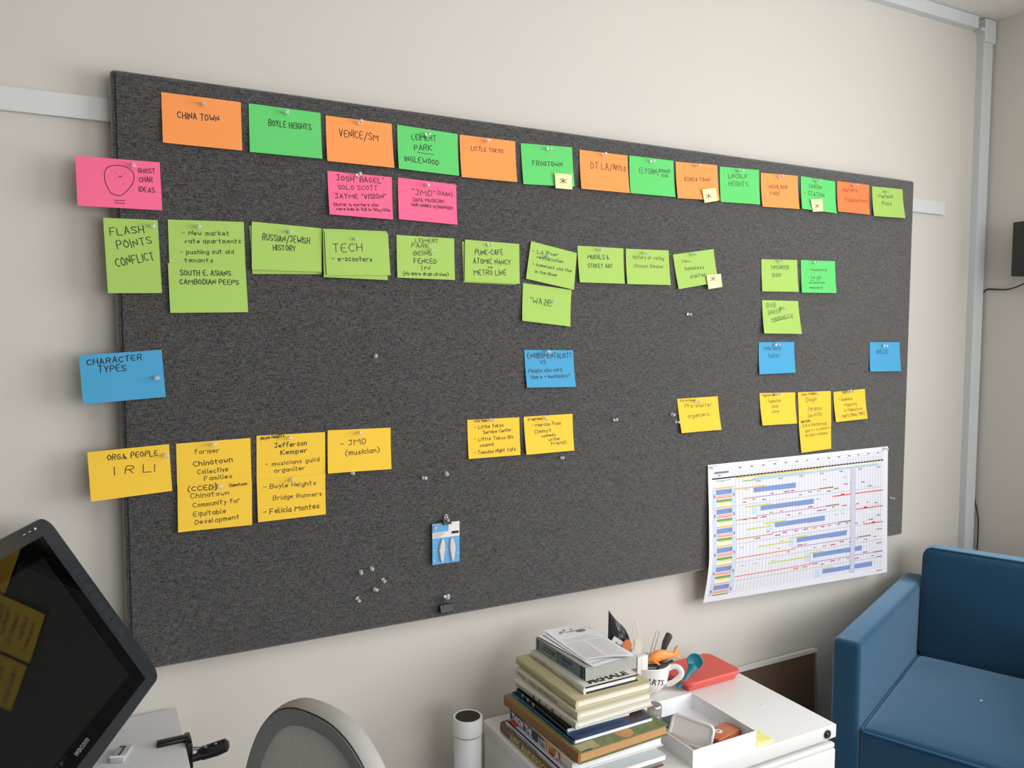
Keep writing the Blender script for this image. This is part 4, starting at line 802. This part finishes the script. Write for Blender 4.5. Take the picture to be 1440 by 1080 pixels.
b1 = book('book', 'thick brown hardback with pale yellow spine lettering, bottom of the book stack', .797, -.440, .6, .245, .305, z[0], z[1], mat('cover_brown', '7A5A4C', .6, noise=.1, nscale=60), mat('page_grey', '8F9194', .7))
spine_text(b1, 'WES ANDERSON', .0245, .255, .0035, mat('print_yellow', 'D3CB7A', .6), .0006, .98)
for i in range(5): spine_patch(b1, .262, .300, .004+.004*i, .0048+.004*i, mat('cover_tan', '9A7A68', .7))
b2 = book('book', 'thin pale blue-white book second from the bottom of the stack', .799, -.456, .6, .235, .300, z[1], z[2], mat('cover_paleblue', 'C3CBD2', .5), hard=False, spine_curve=.001)
spine_text(b2, 'CINEMATIC STORYTELLING', .0085, .283, .0022, mat('print_blue', '5D7688', .6), .0001, 1.25, off=.0016)
mesh_obj('cover_print', MB().box(.004, .060, .262, .296, .0109, .0113), mat('cover_red', 'C0452A', .5), b2)
spine_patch(b2, .015, .075, .0005, .0105, mat('cover_white2', 'E2E0DA', .5), off=.0013)
b3 = book('book', 'navy comic hardback with fat white spine letters and an orange picture', .816, -.421, .4, .238, .272, z[2], z[3], mat('cover_comic', 'DCD9D2', .5, noise=.05, nscale=30), mat('page_bright', 'ECEDEF', .7))
spine_patch(b3, .135, .2715, .0008, .0212, mat('comic_navy', '2D3350', .5, noise=.35, nscale=60), off=.0038)
spine_patch(b3, .045, .135, .0008, .0212, mat('comic_orange', 'C07A2C', .5, noise=.4, nscale=70), off=.0037)
spine_patch(b3, .075, .115, .0150, .0212, mat('comic_gold', 'D9A437', .5), off=.0041); spine_patch(b3, .070, .100, .0008, .0060, mat('comic_red', 'B5301F', .5), off=.0041)
spine_patch(b3, .112, .135, .0008, .0212, mat('comic_teal', '2E5A60', .5), off=.0041)
spine_text(b3, "THIOM 'THE", .0225, .262, .0030, mat('print_white', 'E8E6EA', .6), .0010, .78, off=.0044); spine_text(b3, "LITTLE", .0200, .138, .0020, mat('print_white', 'E8E6EA', .6), .0008, .8, off=.0046)
spine_text(b3, "A", .0260, .066, .0020, mat('print_white', 'E8E6EA', .6), .0012, 1.1, off=.0046)
b4 = book('book', 'old tan hardback with a green patterned cover and marbled spine', .823, -.433, 2.6, .242, .309, z[3], z[4], mat('cover_green', '6F7748', .6, noise=.45, nscale=55), mat('page_tan', 'C79D6E', .8, noise=.08, nscale=200), edge=mat('marbled', '8F6B3C', .6, noise=.45, nscale=90))
mesh_obj('cover_ornament', MB().lathe([(.0001, .0254), (.020, .0253), (.021, .0250)], 24, cx=.135, cy=.022), mat('ornament', 'B98A55', .6, noise=.35, nscale=150), b4)
mesh_obj('cover_patch', MB().box(.006, .055, .002, .030, .0250, .0254), mat('cover_speckle', 'A8A178', .7, noise=.5, nscale=300), b4)
mesh_obj('cover_corner', MB().box(.010, .034, .0005, .0035, .0252, .0256), BLACK, b4)
b5 = book('book', 'slim blue paperback with a dark photo on its cover', .831, -.398, 1.3, .213, .264, z[4], z[5], mat('cover_blue', '1D5A80', .4), mat('page_bright', 'ECEDEF', .7), hard=False, spine_curve=.001)
mesh_obj('cover_picture', MB().box(.155, .209, .002, .080, .0079, .0083), mat('photo_plum', '4A3C46', .4, noise=.3, nscale=80), b5)
mesh_obj('cover_picture', MB().box(.004, .150, .0015, .030, .0079, .0083), mat('cover_navy', '26385C', .4, noise=.15, nscale=40), b5)
spine_text(b5, 'Eames', .0065, .256, .0018, mat('print_paleblue', 'A9C6D8', .6), .0001, 1.3, off=.0016)
b6 = book('book', 'black paperback with a row of white ovals on its spine', .834, -.362, 0.2, .170, .222, z[5], z[6], mat('cover_black', '15161A', .4), mat('page_bright', 'ECEDEF', .7), hard=False, spine_curve=.001)
for i in range(3):
    pts = [(.0032*math.cos(a), .0042*math.sin(a)) for a in [2*math.pi*k/20 for k in range(20)]]
    Mo = spine_M(.190-.026*i, .0045, .0018); mesh_obj('spine_oval', MB().prism(pts, 0, .0006, 0, Mo).prism([(a*.35, b*.6) for a, b in pts], .0006, .0010, 1, Mo), [mat('oval_cream', 'DAD4C2', .6), BLACK], b6)
b7 = book('book', 'off-white hardback with small pictures along its spine', .853, -.376, 3.4, .216, .253, z[6], z[7], mat('cover_offwhite', 'CFCDBF', .6), edge=mat('cover_offwhite', 'CFCDBF', .6))
SP = mat('sepia', '6C6A60', .7)
spine_text(b7, 'Beautiful Evidence', .0085, .238, .0052, SP, 0, 1.0)
for i, (a, s_) in enumerate(((.165, .010), (.140, .012), (.112, .008), (.086, .012), (.055, .006))):
    rnd = random.Random(i); Mo = spine_M(a, .008, .0042); pts = [(s_*.55*math.cos(t)*rnd.uniform(.5, 1), s_*.5*math.sin(t)*rnd.uniform(.5, 1)) for t in [2*math.pi*k/11 for k in range(11)]]
    mesh_obj('spine_picture', MB().prism(pts, 0, .0005, 0, Mo), SP if i else mat('sketch_navy', '3E4360', .7), b7)
b8 = book('book', 'cream hardback with spaced grey capitals on its spine', .861, -.370, 1.6, .203, .269, z[7], z[8], mat('cover_cream', 'CFCBB4', .6))
spine_text(b8, 'TUFTE', .0100, .253, .0052, PT, 0, 1.1); spine_text(b8, 'VISUAL  EXPLANATIONS', .0100, .205, .0052, PT, 0, 1.15); spine_text(b8, 'G', .0090, .024, .0050, SP, 0, 1.0)
b9 = book('book', 'beige hardback, the widest book in the upper half of the stack', .867, -.354, .6, .206, .272, z[8], z[9], mat('cover_beige', 'C6BE97', .6))
spine_text(b9, 'The Visual Display of Quantitative Information', .0085, .252, .0058, mat('print_olive', '8C876C', .7), 0, 1.0)
b10 = book('book', 'white-jacketed book with bold black title and black board edges', .900, -.334, .4, .147, .236, z[9], z[10], BLACK, mat('page_bright', 'ECEDEF', .7), edge=mat('jacket_white', 'DAD8CC', .5))
mesh_obj('dust_jacket', MB().box(0, .146, .005, .236, .0161, .0166).box(0, .146, .0, .236, .0160, .0162), mat('jacket_white', 'DAD8CC', .5), b10)
mesh_obj('cover_title', MB().text('McHALE', .030, Matrix.Translation((.018, .0085, .0167)), .0016, 0, 'LEFT', 1.02), PT, b10)
mesh_obj('cover_edge_band', MB().box(.002, .146, -.0003, .0005, .0125, .0160), BLACK, b10)  # black front edge of the upper cover board
spine_text(b10, 'JOHN McHALE AND FUTURE', .0055, .210, .0052, SP, 0, 1.1); spine_text(b10, 'EDITED BY WEILL', .0055, .085, .0052, SP, 0, 1.1)
# boxed book with marbled slipcase
b11 = thing('boxed_book', 'grey marbled slipcase holding a blue-spined book, under loose papers', 'book', (.918, -.311, z[10]), math.radians(2.8), 'books stacked on the filing cabinet')
tt = z[11]-z[10]; SLIP = mat('slipcase', 'A7A6A3', .7, noise=.18, nscale=130)
m = MB().box(0, .147, 0, .002, 0, tt).box(0, .147, .208, .210, 0, tt).box(0, .147, .002, .208, 0, .0015).box(0, .147, .002, .208, tt-.0015, tt).box(.145, .147, .002, .208, .0015, tt-.0015)
mesh_obj('slipcase', m, SLIP, b11)
mesh_obj('inner_book', MB().box(.0015, .140, .010, .200, .0017, tt-.0017), mat('spine_bluegrey', '6E8794', .6, noise=.12, nscale=60), b11)
mesh_obj('spine_label', MB().box(.0008, .0016, .118, .190, .003, tt-.003), mat('spine_sage', '8A948A', .6), b11)
mesh_obj('spine_picture', MB().box(.0006, .0016, .013, .022, .002, tt-.002).box(.0004, .0016, .112, .1135, .003, tt-.003), mat('label_dark', '2E3B3A', .6), b11)
mesh_obj('spine_title', MB().text('LARCCOTT', .0165, spine_M(.120, .0225, -.0004, True), .0005, 0, 'LEFT', .74), mat('print_green', '1F3F2C', .6), b11)
mesh_obj('spine_title', MB().text('STEWART', .0095, spine_M(.100, .0165, .0003), .0003, 0, 'LEFT', 1.1).text('VOL II', .0095, spine_M(.098, .0060, .0003), .0003, 0, 'LEFT', 1.0), PT, b11)
# ---------------------------------------------------------------- loose printed sheets on the top of the stack
def sheet(label, corners, z0, seed, curl, ink):
    """corners BL(far left), FL(near left), FR, BR given on the ground plane"""
    BL, FL, FR, BR = [Vector((a, b, 0)) for a, b in corners]; rnd = random.Random(seed)
    def S(u, v, off=0.0):
        p = (1-u)*(1-v)*FL + u*(1-v)*FR + u*v*BR + (1-u)*v*BL
        zz = z0 + curl*(.6*(1-v)**2*math.sin(u*math.pi) + .5*v*v*(1-u)) + .0012*math.sin(5*u+seed)*v
        return Vector((p.x, p.y, zz+off))
    r = thing('paper_sheet', label, 'paper', S(.5, .5), 0, 'loose sheets on the book stack')
    N_ = 10; K_ = (N_+1)**2; m = MB()
    m.add([S(i/N_, j/N_) for j in range(N_+1) for i in range(N_+1)] + [S(i/N_, j/N_, .0003) for j in range(N_+1) for i in range(N_+1)],
          [(j*(N_+1)+i, (j+1)*(N_+1)+i, (j+1)*(N_+1)+i+1, j*(N_+1)+i+1) for j in range(N_) for i in range(N_)] + [(K_+j*(N_+1)+i, K_+j*(N_+1)+i+1, K_+(j+1)*(N_+1)+i+1, K_+(j+1)*(N_+1)+i) for j in range(N_) for i in range(N_)])
    wpart('page', m, WHITE, r, smooth=True)
    if ink:
        m = MB()
        def strip(u0, u1, v0, v1, mi=0, off=.0006):
            n = max(1, int((u1-u0)*10))
            for i in range(n):
                a, b = u0+(u1-u0)*i/n, u0+(u1-u0)*(i+1)/n; m.quad(S(a, v0, off), S(b, v0, off), S(b, v1, off), S(a, v1, off), mi)
        for c0, c1 in ((.06, .47), (.53, .94)):
            for k in range(26):
                v = .06+k*.0185; u = c0
                while u < c1-.02:
                    e = min(c1, u+rnd.uniform(.02, .07)); strip(u, e, v, v+.0042); u = e+.012
        for k in range(3): strip(.10, .9-.1*k, .58+.03*k, .585+.03*k, 0)
        strip(.55, .92, .66, .664, 0)
        for (cx, cy, rx, ry, mi) in ((.70, .80, .13, .045, 1), (.30, .86, .08, .02, 1), (.50, .83, .16, .012, 1), (.40, .90, .03, .03, 1), (.24, .82, .05, .016, 1), (.55, .88, .015, .045, 1)):
            pts = [S(cx+rx*math.cos(t)*rnd.uniform(.75, 1), cy+ry*math.sin(t)*rnd.uniform(.75, 1), .0007) for t in [2*math.pi*k/12 for k in range(12)]]
            m.add(pts, [tuple(range(12))], mi)
        wpart('print', m, [mat('print_grey', 'A3A2A7', .7), mat('sketch_grey', '84848A', .7)], r, smooth=False)
    return r
sheet('loose white sheet lying askew on the marbled slipcase, lowest of three', [(.912, -.104), (.935, -.318), (1.062, -.306), (1.045, -.100)], .7990, 1, .002, True)
sheet('loose white sheet with a curled near corner, middle of three', [(.926, -.100), (.930, -.300), (1.055, -.305), (1.052, -.100)], .8012, 2, .004, False)
sheet('printed sheet with a grey drawing over two text columns, topmost', [(.936, -.090), (.934, -.286), (1.046, -.322), (1.062, -.082)], .8030, 3, .007, True)
# ---------------------------------------------------------------- mug with its contents
MX, MY = 1.247, -.112
mg = thing('mug', 'large white mug with black lettering, full of odds and ends', 'mug', (MX, MY, CT))
CER = mat('ceramic', 'F0EEEC', .18, spec=.5, coat=.3)
prof = [(.026, 0), (.032, .002), (.034, .006), (.042, .016), (.0475, .030), (.0505, .048), (.0525, .068), (.0535, .0745), (.0520, .0755), (.0505, .0740), (.0475, .050), (.0430, .030), (.034, .014), (.0001, .010)]
prof = [(a*1.13, b) for a, b in prof]
mesh_obj('mug_body', MB().lathe(prof, 48), CER, mg)
ha = math.radians(-42); hx, hy = math.cos(ha), math.sin(ha)
hp = [(.055, .060), (.067, .067), (.080, .066), (.089, .056), (.087, .043), (.076, .031), (.063, .021), (.049, .016)]
mesh_obj('handle', MB().tube(smooth_path([(r*hx, r*hy, z_) for r, z_ in hp], 4),   .0055, 12, flat=1.35), CER, mg)
tx = MB().text('ARTS', .0230, Matrix.Identity(4), .0002, 0, 'CENTER', 1.0)
def wrap(mb, a0, zc, rad, tilt=0.0):
    q = MB()
    for x, y, z_ in mb.v:
        x2 = x*math.cos(tilt)-y*math.sin(tilt); y2 = x*math.sin(tilt)+y*math.cos(tilt)
        zz = zc+y2; rr = rad(zz)+.0006; a = a0+x2/rr; q.v.append((rr*math.cos(a), rr*math.sin(a), zz))
    q.f = mb.f; q.m = mb.m; return q
def mrad(zz):
    for (r0, z0), (r1, z1) in zip(prof[:8], prof[1:9]):
        if z0 <= zz <= z1: return r0+(r1-r0)*(zz-z0)/(z1-z0)
    return .056
mesh_obj('lettering', wrap(tx, math.radians(-106), .032, mrad, -.22), PT, mg)
# orange fish
fs_ = thing('orange_fish', 'orange fish-shaped rubber piece lying across the mug rim', 'fish figure', (1.272, -.142, .690))
sp_pts = [(-.040, .010, -.004), (-.032, .006, .000), (-.018, .002, .006), (-.002, 0, .008), (.014, -.002, .006), (.026, -.004, .004), (.034, -.005, .006)]
mesh_obj('body', MB().tube(smooth_path(sp_pts, 4), [.003, .005, .0065, .008, .0095, .0105, .0112, .0115, .0117, .0118, .0118, .0117, .0115, .011, .0105, .010, .0090, .0080, .0072, .0064, .0056, .0052, .0048, .0045, .0045], 16, flat=1.25), mat('orange_rubber', 'F29A4E', .45), fs_)
m = MB().prism([(-.001, -.002), (.006, .016), (.014, .020), (.013, .004), (.024, -.008), (.022, -.012), (.006, -.009)], -.002, .002, 0, Matrix.Translation((.034, -.005, .006)) @ Matrix.Rotation(math.radians(90), 4, 'X'))
mesh_obj('tail', m, MATS['orange_rubber'], fs_)
mesh_obj('fin', MB().tube([(-.032, -.006, -.002), (-.024, -.012, -.006), (-.018, -.012, -.010)], [.002, .006, .003], 10, flat=.4), MATS['orange_rubber'], fs_)
# grey handle
gh = thing('grey_tool_handle', 'dark grey flat tool handle sticking up behind the orange fish', 'tool', (1.282, -.100, .62))
mesh_obj('grip', MB().tube([(0, 0, 0), (.018, -.006, .060), (.026, -.010, .092), (.036, -.014, .114), (.0375, -.0145, .118)], [.003, .007, .0115, .0125, .007], 14, flat=.55), mat('tool_grey', '5C5852', .6), gh)
# clear loop
cl_ = thing('clear_plastic_handle', 'clear plastic slotted handle standing in the mug behind the fish', 'tool', (1.262, -.085, .62))
mesh_obj('handle_outline', MB().tube(smooth_path([(.004, 0, 0), (.012, -.003, .06), (.026, -.008, .115), (.031, -.009, .125), (.0365, -.010, .122), (.035, -.009, .110), (.022, -.004, .06), (.012, 0, 0)], 4), .0015, 8), mat('cloudy_plastic', 'E8E3DE', .35, trans=.25), cl_)
# black comb-like strip across the mug
bs = thing('black_bracket', 'black curved strip resting in the mug under the orange fish', 'tool', (1.25, -.135, .672))
mesh_obj('strip', MB().tube(smooth_path([(-.038, .022, -.004), (-.020, -.004, .004), (.010, -.012, .002), (.036, -.016, .004), (.046, -.016, .008), (.050, -.014, .006)], 4), .0042, 10, flat=.8), BLACK, bs)
mesh_obj('strip', MB().tube(smooth_path([(-.030, .000, -.010), (-.004, -.022, -.008), (.024, -.022, -.004)], 4), .0055, 10, flat=.7), mat('dark_brown', '2C211D', .5), bs)
bw_ = thing('wooden_handle', 'brown wooden handle end inside the mug', 'tool', (1.226, -.142, .612))
mesh_obj('handle_end', MB().rbox(-.012, .010, -.010, .008, 0, .052, .003, 2), mat('brown_wood', '7A5846', .6, noise=.2, nscale=90), bw_)
# white folded packet and crumpled clear bag standing in the mug
pk = thing('white_carton', 'narrow white paper carton standing in the left of the mug', 'carton', (1.205, -.139, .615))
mesh_obj('carton', MB().rbox(-.018, .016, -.0085, .0085, 0, .094, .0015, 2), mat('carton_white', 'E6E3DD', .6), pk)
mesh_obj('fold_line', MB().box(-.0052, -.0042, -.0089, -.0084, .004, .09), mat('fold_grey', 'BEBAB4', .7), pk)
cbg = thing('clear_bag', 'crumpled see-through bag peaking above the white carton', 'bag', (1.196, -.128, .70))
def pouch(outl, d, seed, amp):
    rnd = random.Random(seed); m = MB(); n = len(outl)
    cxs = sum(a for a, b in outl)/n; czs = sum(b for a, b in outl)/n; L_ = 6; vs = []
    for side in (-1, 1):
        for k in range(L_+1):
            f = 1-k/L_
            for a, b in outl: vs.append((cxs+(a-cxs)*f, side*(d*(1-f*f)+.0004) + rnd.uniform(-amp, amp)*(0 if k == 0 else 1), czs+(b-czs)*f))
    T_ = (L_+1)*n
    for sd in (0, 1):
        for k in range(L_):
            for i in range(n):
                q = (sd*T_+k*n+i, sd*T_+k*n+(i+1) % n, sd*T_+(k+1)*n+(i+1) % n, sd*T_+(k+1)*n+i); m.f.append(q if sd else q[::-1]); m.m.append(0)
    for i in range(n): m.f.append((i, (i+1) % n, T_+(i+1) % n, T_+i)); m.m.append(0)
    m.v = vs; return m
mesh_obj('film', pouch([(-.022, 0), (-.021, .03), (-.017, .055), (-.012, .075), (-.006, .095), (-.002, .112), (.001, .118), (.004, .108), (.009, .09), (.016, .07), (.020, .05), (.021, .03), (.018, .008), (.020, -.006), (0, -.010)], .006, 3, .0016), mat('film_clear', 'FFFCF6', .35, trans=.85, ior=1.08), cbg)
mesh_obj('contents', pouch([(-.010, .020), (-.008, .04), (-.006, .058), (-.003, .05), (.002, .038), (.005, .025), (0, .018)], .003, 5, .001), mat('cream_bits', 'EBDCC2', .8), cbg)
# black foil pouch behind the books
bp_ = thing('black_pouch', 'black foil pouch with orange round sticker standing behind the books', 'pouch', (1.127, -.160, CT))
mesh_obj('foil', pouch([(-.045, 0), (-.0445, .08), (-.0435, .16), (-.042, .256), (-.036, .248), (-.026, .235), (-.014, .222), (-.002, .212), (.010, .198), (.021, .178), (.030, .145), (.033, .11), (.035, .06), (.036, 0)], .012, 9, .0011), mat('foil_black', '1A1B1D', .32, spec=.6), bp_)
mesh_obj('sticker', MB().lathe([(.0001, .0148), (.0172, .0146), (.0175, .0130)], 28, M=Matrix.Translation((.004, -.002, .160)) @ Matrix.Diagonal((.85, 1, 1, 1)) @ Matrix.Rotation(math.radians(90), 4, 'X')), mat('sticker_orange', 'C26A35', .5, noise=.15, nscale=120), bp_)
Ml2 = Matrix.Translation((-.034, -.0130, .193)) @ Matrix.Rotation(math.radians(90), 4, 'X') @ Matrix.Rotation(math.radians(-36), 4, 'Z')
mesh_obj('paper_label', MB().box(0, .038, -.06, 0, 0, .0016, 0, Ml2), mat('label_grey', 'B9BEBF', .5), bp_)
mesh_obj('label_print', MB().text('DATA', .012, Ml2 @ Matrix.Translation((.013, -.018, .0018)), .0004), PT, bp_)
# ---------------------------------------------------------------- red lidded container and teal spoon rest
lc = thing('red_container', 'flat coral-red silicone container with lid at the cabinet back', 'container', (1.413, -.118, CT), math.radians(1.0))
CORAL = mat('coral_silicone', 'DC5C50', .45, spec=.4)
mesh_obj('tub', MB().rbox(-.084, .088, -.064, .060, 0, .016, .007, 3), CORAL, lc)
def slab(x0, x1, y0, y1, z0, z1, r, mi=0):
    m = MB(); rings = []
    for ins, z_ in ((.0015, z0), (0, z0+.002), (0, z1-.002), (.0015, z1)): rings.append([(x, y, z_) for x, y in rr_pts(x0+ins, x1-ins, y0+ins, y1-ins, r-ins)])
    n = len(rings[0]); vs = [p for q in rings for p in q]
    m.add(vs, [(i*n+k, i*n+(k+1) % n, (i+1)*n+(k+1) % n, (i+1)*n+k) for i in range(3) for k in range(n)] + [tuple(range(n))[::-1], tuple(3*n+k for k in range(n))]); m.smooth = True; return m
mesh_obj('lid', slab(-.092, .100, -.072, .066, .015, .026, .022), CORAL, lc)
ts = thing('teal_spoon', 'teal rounded ladle-shaped spoon propped between mug and red container', 'spoon', (1.300, -.200, CT))
TEAL = mat('teal_silicone', '1F8496', .35, spec=.5)
ax = Vector((-.60, -.74, .16)).normalized(); Mt = Matrix.Translation((.078, .050, .063)) @ ax.to_track_quat('Z', 'Y').to_matrix().to_4x4()
mesh_obj('bowl', MB().lathe([(.0001, -.014), (.009, -.0125), (.0155, -.008), (.0205, -.001), (.0215, .003), (.0200, .0045), (.0170, .001), (.010, -.003), (.0001, -.005)], 32, 0, Mt), TEAL, ts)
mesh_obj('handle', MB().tube(smooth_path([(.072, .050, .050), (.060, .047, .040), (.048, .043, .033), (.030, .038, .022), (.010, .040, .006)], 4), [.0135, .013, .0125, .0115, .010, .0088, .0078, .007, .0064, .006, .0058, .0056, .0055, .0055, .0055, .0058, .006], 12, flat=.8), TEAL, ts)
# ---------------------------------------------------------------- open white box and its contents
bx = thing('open_box', 'shallow open white cardboard box on the filing cabinet front', 'box', (1.185, -.365, CT))
BXW, BXD, BH = .187, .221, .040
for nm, a in (('box_bottom', (-BXW/2, BXW/2, -BXD/2, BXD/2, 0, .0015)), ('box_side', (-BXW/2, -BXW/2+.0018, -BXD/2, BXD/2, .0015, BH)), ('box_side', (BXW/2-.0018, BXW/2, -BXD/2, BXD/2, .0015, BH)), ('box_side', (-BXW/2+.0018, BXW/2-.0018, -BXD/2, -BXD/2+.0018, .0015, BH)), ('box_side', (-BXW/2+.0018, BXW/2-.0018, BXD/2-.0018, BXD/2, .0015, BH))):
    mesh_obj(nm, MB().box(*a), WHITE, bx)
wc = thing('white_cradle', 'white plastic cradle with a rolled rim leaning up in the open box', 'cradle', (1.150, -.405, CT+.002))
Mw = Matrix.Translation((-.006, .004, .004)) @ Matrix.Rotation(math.radians(-68), 4, 'Z') @ Matrix.Rotation(math.radians(64), 4, 'X')
CRW = mat('cradle_white', 'E6E3E4', .35, spec=.5)
def tilt(mb): mb.v = [tuple(Mw @ Vector(v)) for v in mb.v]; return mb
mesh_obj('shell', tilt(slab(-.050, .052, 0, .054, 0, .004, .012)), CRW, wc)
mesh_obj('rolled_rim', MB().tube([Mw @ Vector(q) for q in loop_pts(-.050, .052, 0, .054, .003, .012)], .0042, 10, closed=True), CRW, wc)
mesh_obj('recess', tilt(slab(-.038, .040, .012, .043, -.007, .000, .010)), mat('cradle_shade', 'D3CCCA', .5), wc)
ts2 = thing('orange_soap', 'translucent orange-brown block with a round white sticker in the box', 'soap', (1.230, -.420, CT+.0015), math.radians(12))
SOAP = mat('amber_block', 'C4703F', .35, noise=.2, nscale=50)
mesh_obj('block', MB().rbox(-.046, .036, -.022, .024, 0, .027, .004, 3), SOAP, ts2)
mesh_obj('end_wrap', MB().rbox(-.050, -.036, -.0225, .0235, 0, .0265, .004, 2).rbox(.030, .040, -.0225, .0235, 0, .0265, .004, 2), mat('amber_dark', '8E4030', .4, noise=.3, nscale=80), ts2)
mesh_obj('sticker', MB().lathe([(.0001, .0276), (.0085, .0275), (.0087, .0270)], 24, cx=-.012, cy=.004), WHITE, ts2)
mesh_obj('sticker_print', MB().text('SC', .0085, Matrix.Translation((-.012, .001, .0279)), .0003, 0, 'CENTER'), PT, ts2)
jr = thing('small_jar', 'small steel-lidded glass jar in the box beside the books', 'jar', (1.127, -.295, CT+.0015))
mesh_obj('glass', MB().lathe([(.012, 0), (.017, .003), (.018, .030), (.014, .036), (.014, .038)], 28), mat('jar_glass', 'E9EEF0', .05, trans=.9), jr)
mesh_obj('lid', MB().lathe([(.0175, .036), (.0180, .038), (.0180, .047), (.0176, .048), (.0180, .050), (.0178, .056), (.0160, .0585), (.0001, .0588)], 32), mat('brushed_steel', 'B5B3B0', .3, metal=.6), jr)
gp = thing('leaflet', 'dark leaflet corner lying at the back of the open box', 'leaflet', (1.160, -.300, CT+.0015))
mesh_obj('sheet', MB().box(-.018, .045, -.030, .028, 0, .006), mat('leaflet_green', '2B3F3C', .5, noise=.4, nscale=80), gp)
for i, (c_, a_, dz) in enumerate((('9C8468', -4, .002), ('2A2420', 5, .008), ('BFB39F', -9, .012))):
    cdn = thing('card_sleeve', ('tan card lying lowest at the left of the open box', 'black card between two lighter cards in the open box', 'pale card on the black card at the left of the box')[i], 'card', (1.1175, -.395, CT+.0015), math.radians(a_*.4), 'cards in the open box')
    mesh_obj('card', MB().box(-.019, .012, -.070, .058, dz, dz+.0045, 0, Matrix.Rotation(math.radians(-6), 4, 'Y')), mat('sleeve_'+c_, c_, .6, noise=.1, nscale=60), cdn)
# sticky-note pad
sn = thing('sticky_note_pad', 'pale yellow sticky-note pad beside the open white box', 'note pad', (1.298, -.448, CT), math.radians(-2))
for k in range(6): 
    mesh_obj('note_layer', MB().box(-.012, .036, -.024+.0003*(k % 2), .024, .0012*k, .0012*k+.0011), mat('pad_yellow', 'EFE79B', .8), sn)
dg = tag(mesh_obj('dust_crumb', MB().rbox(1.443, 1.4465, -.3265, -.324, CT, CT+.0012, .0005, 1), mat('crumb', 'B5B0A8', .8), None, (1.445, -.325, CT)), 'tiny grey crumb on the bare white cabinet top', 'crumb')
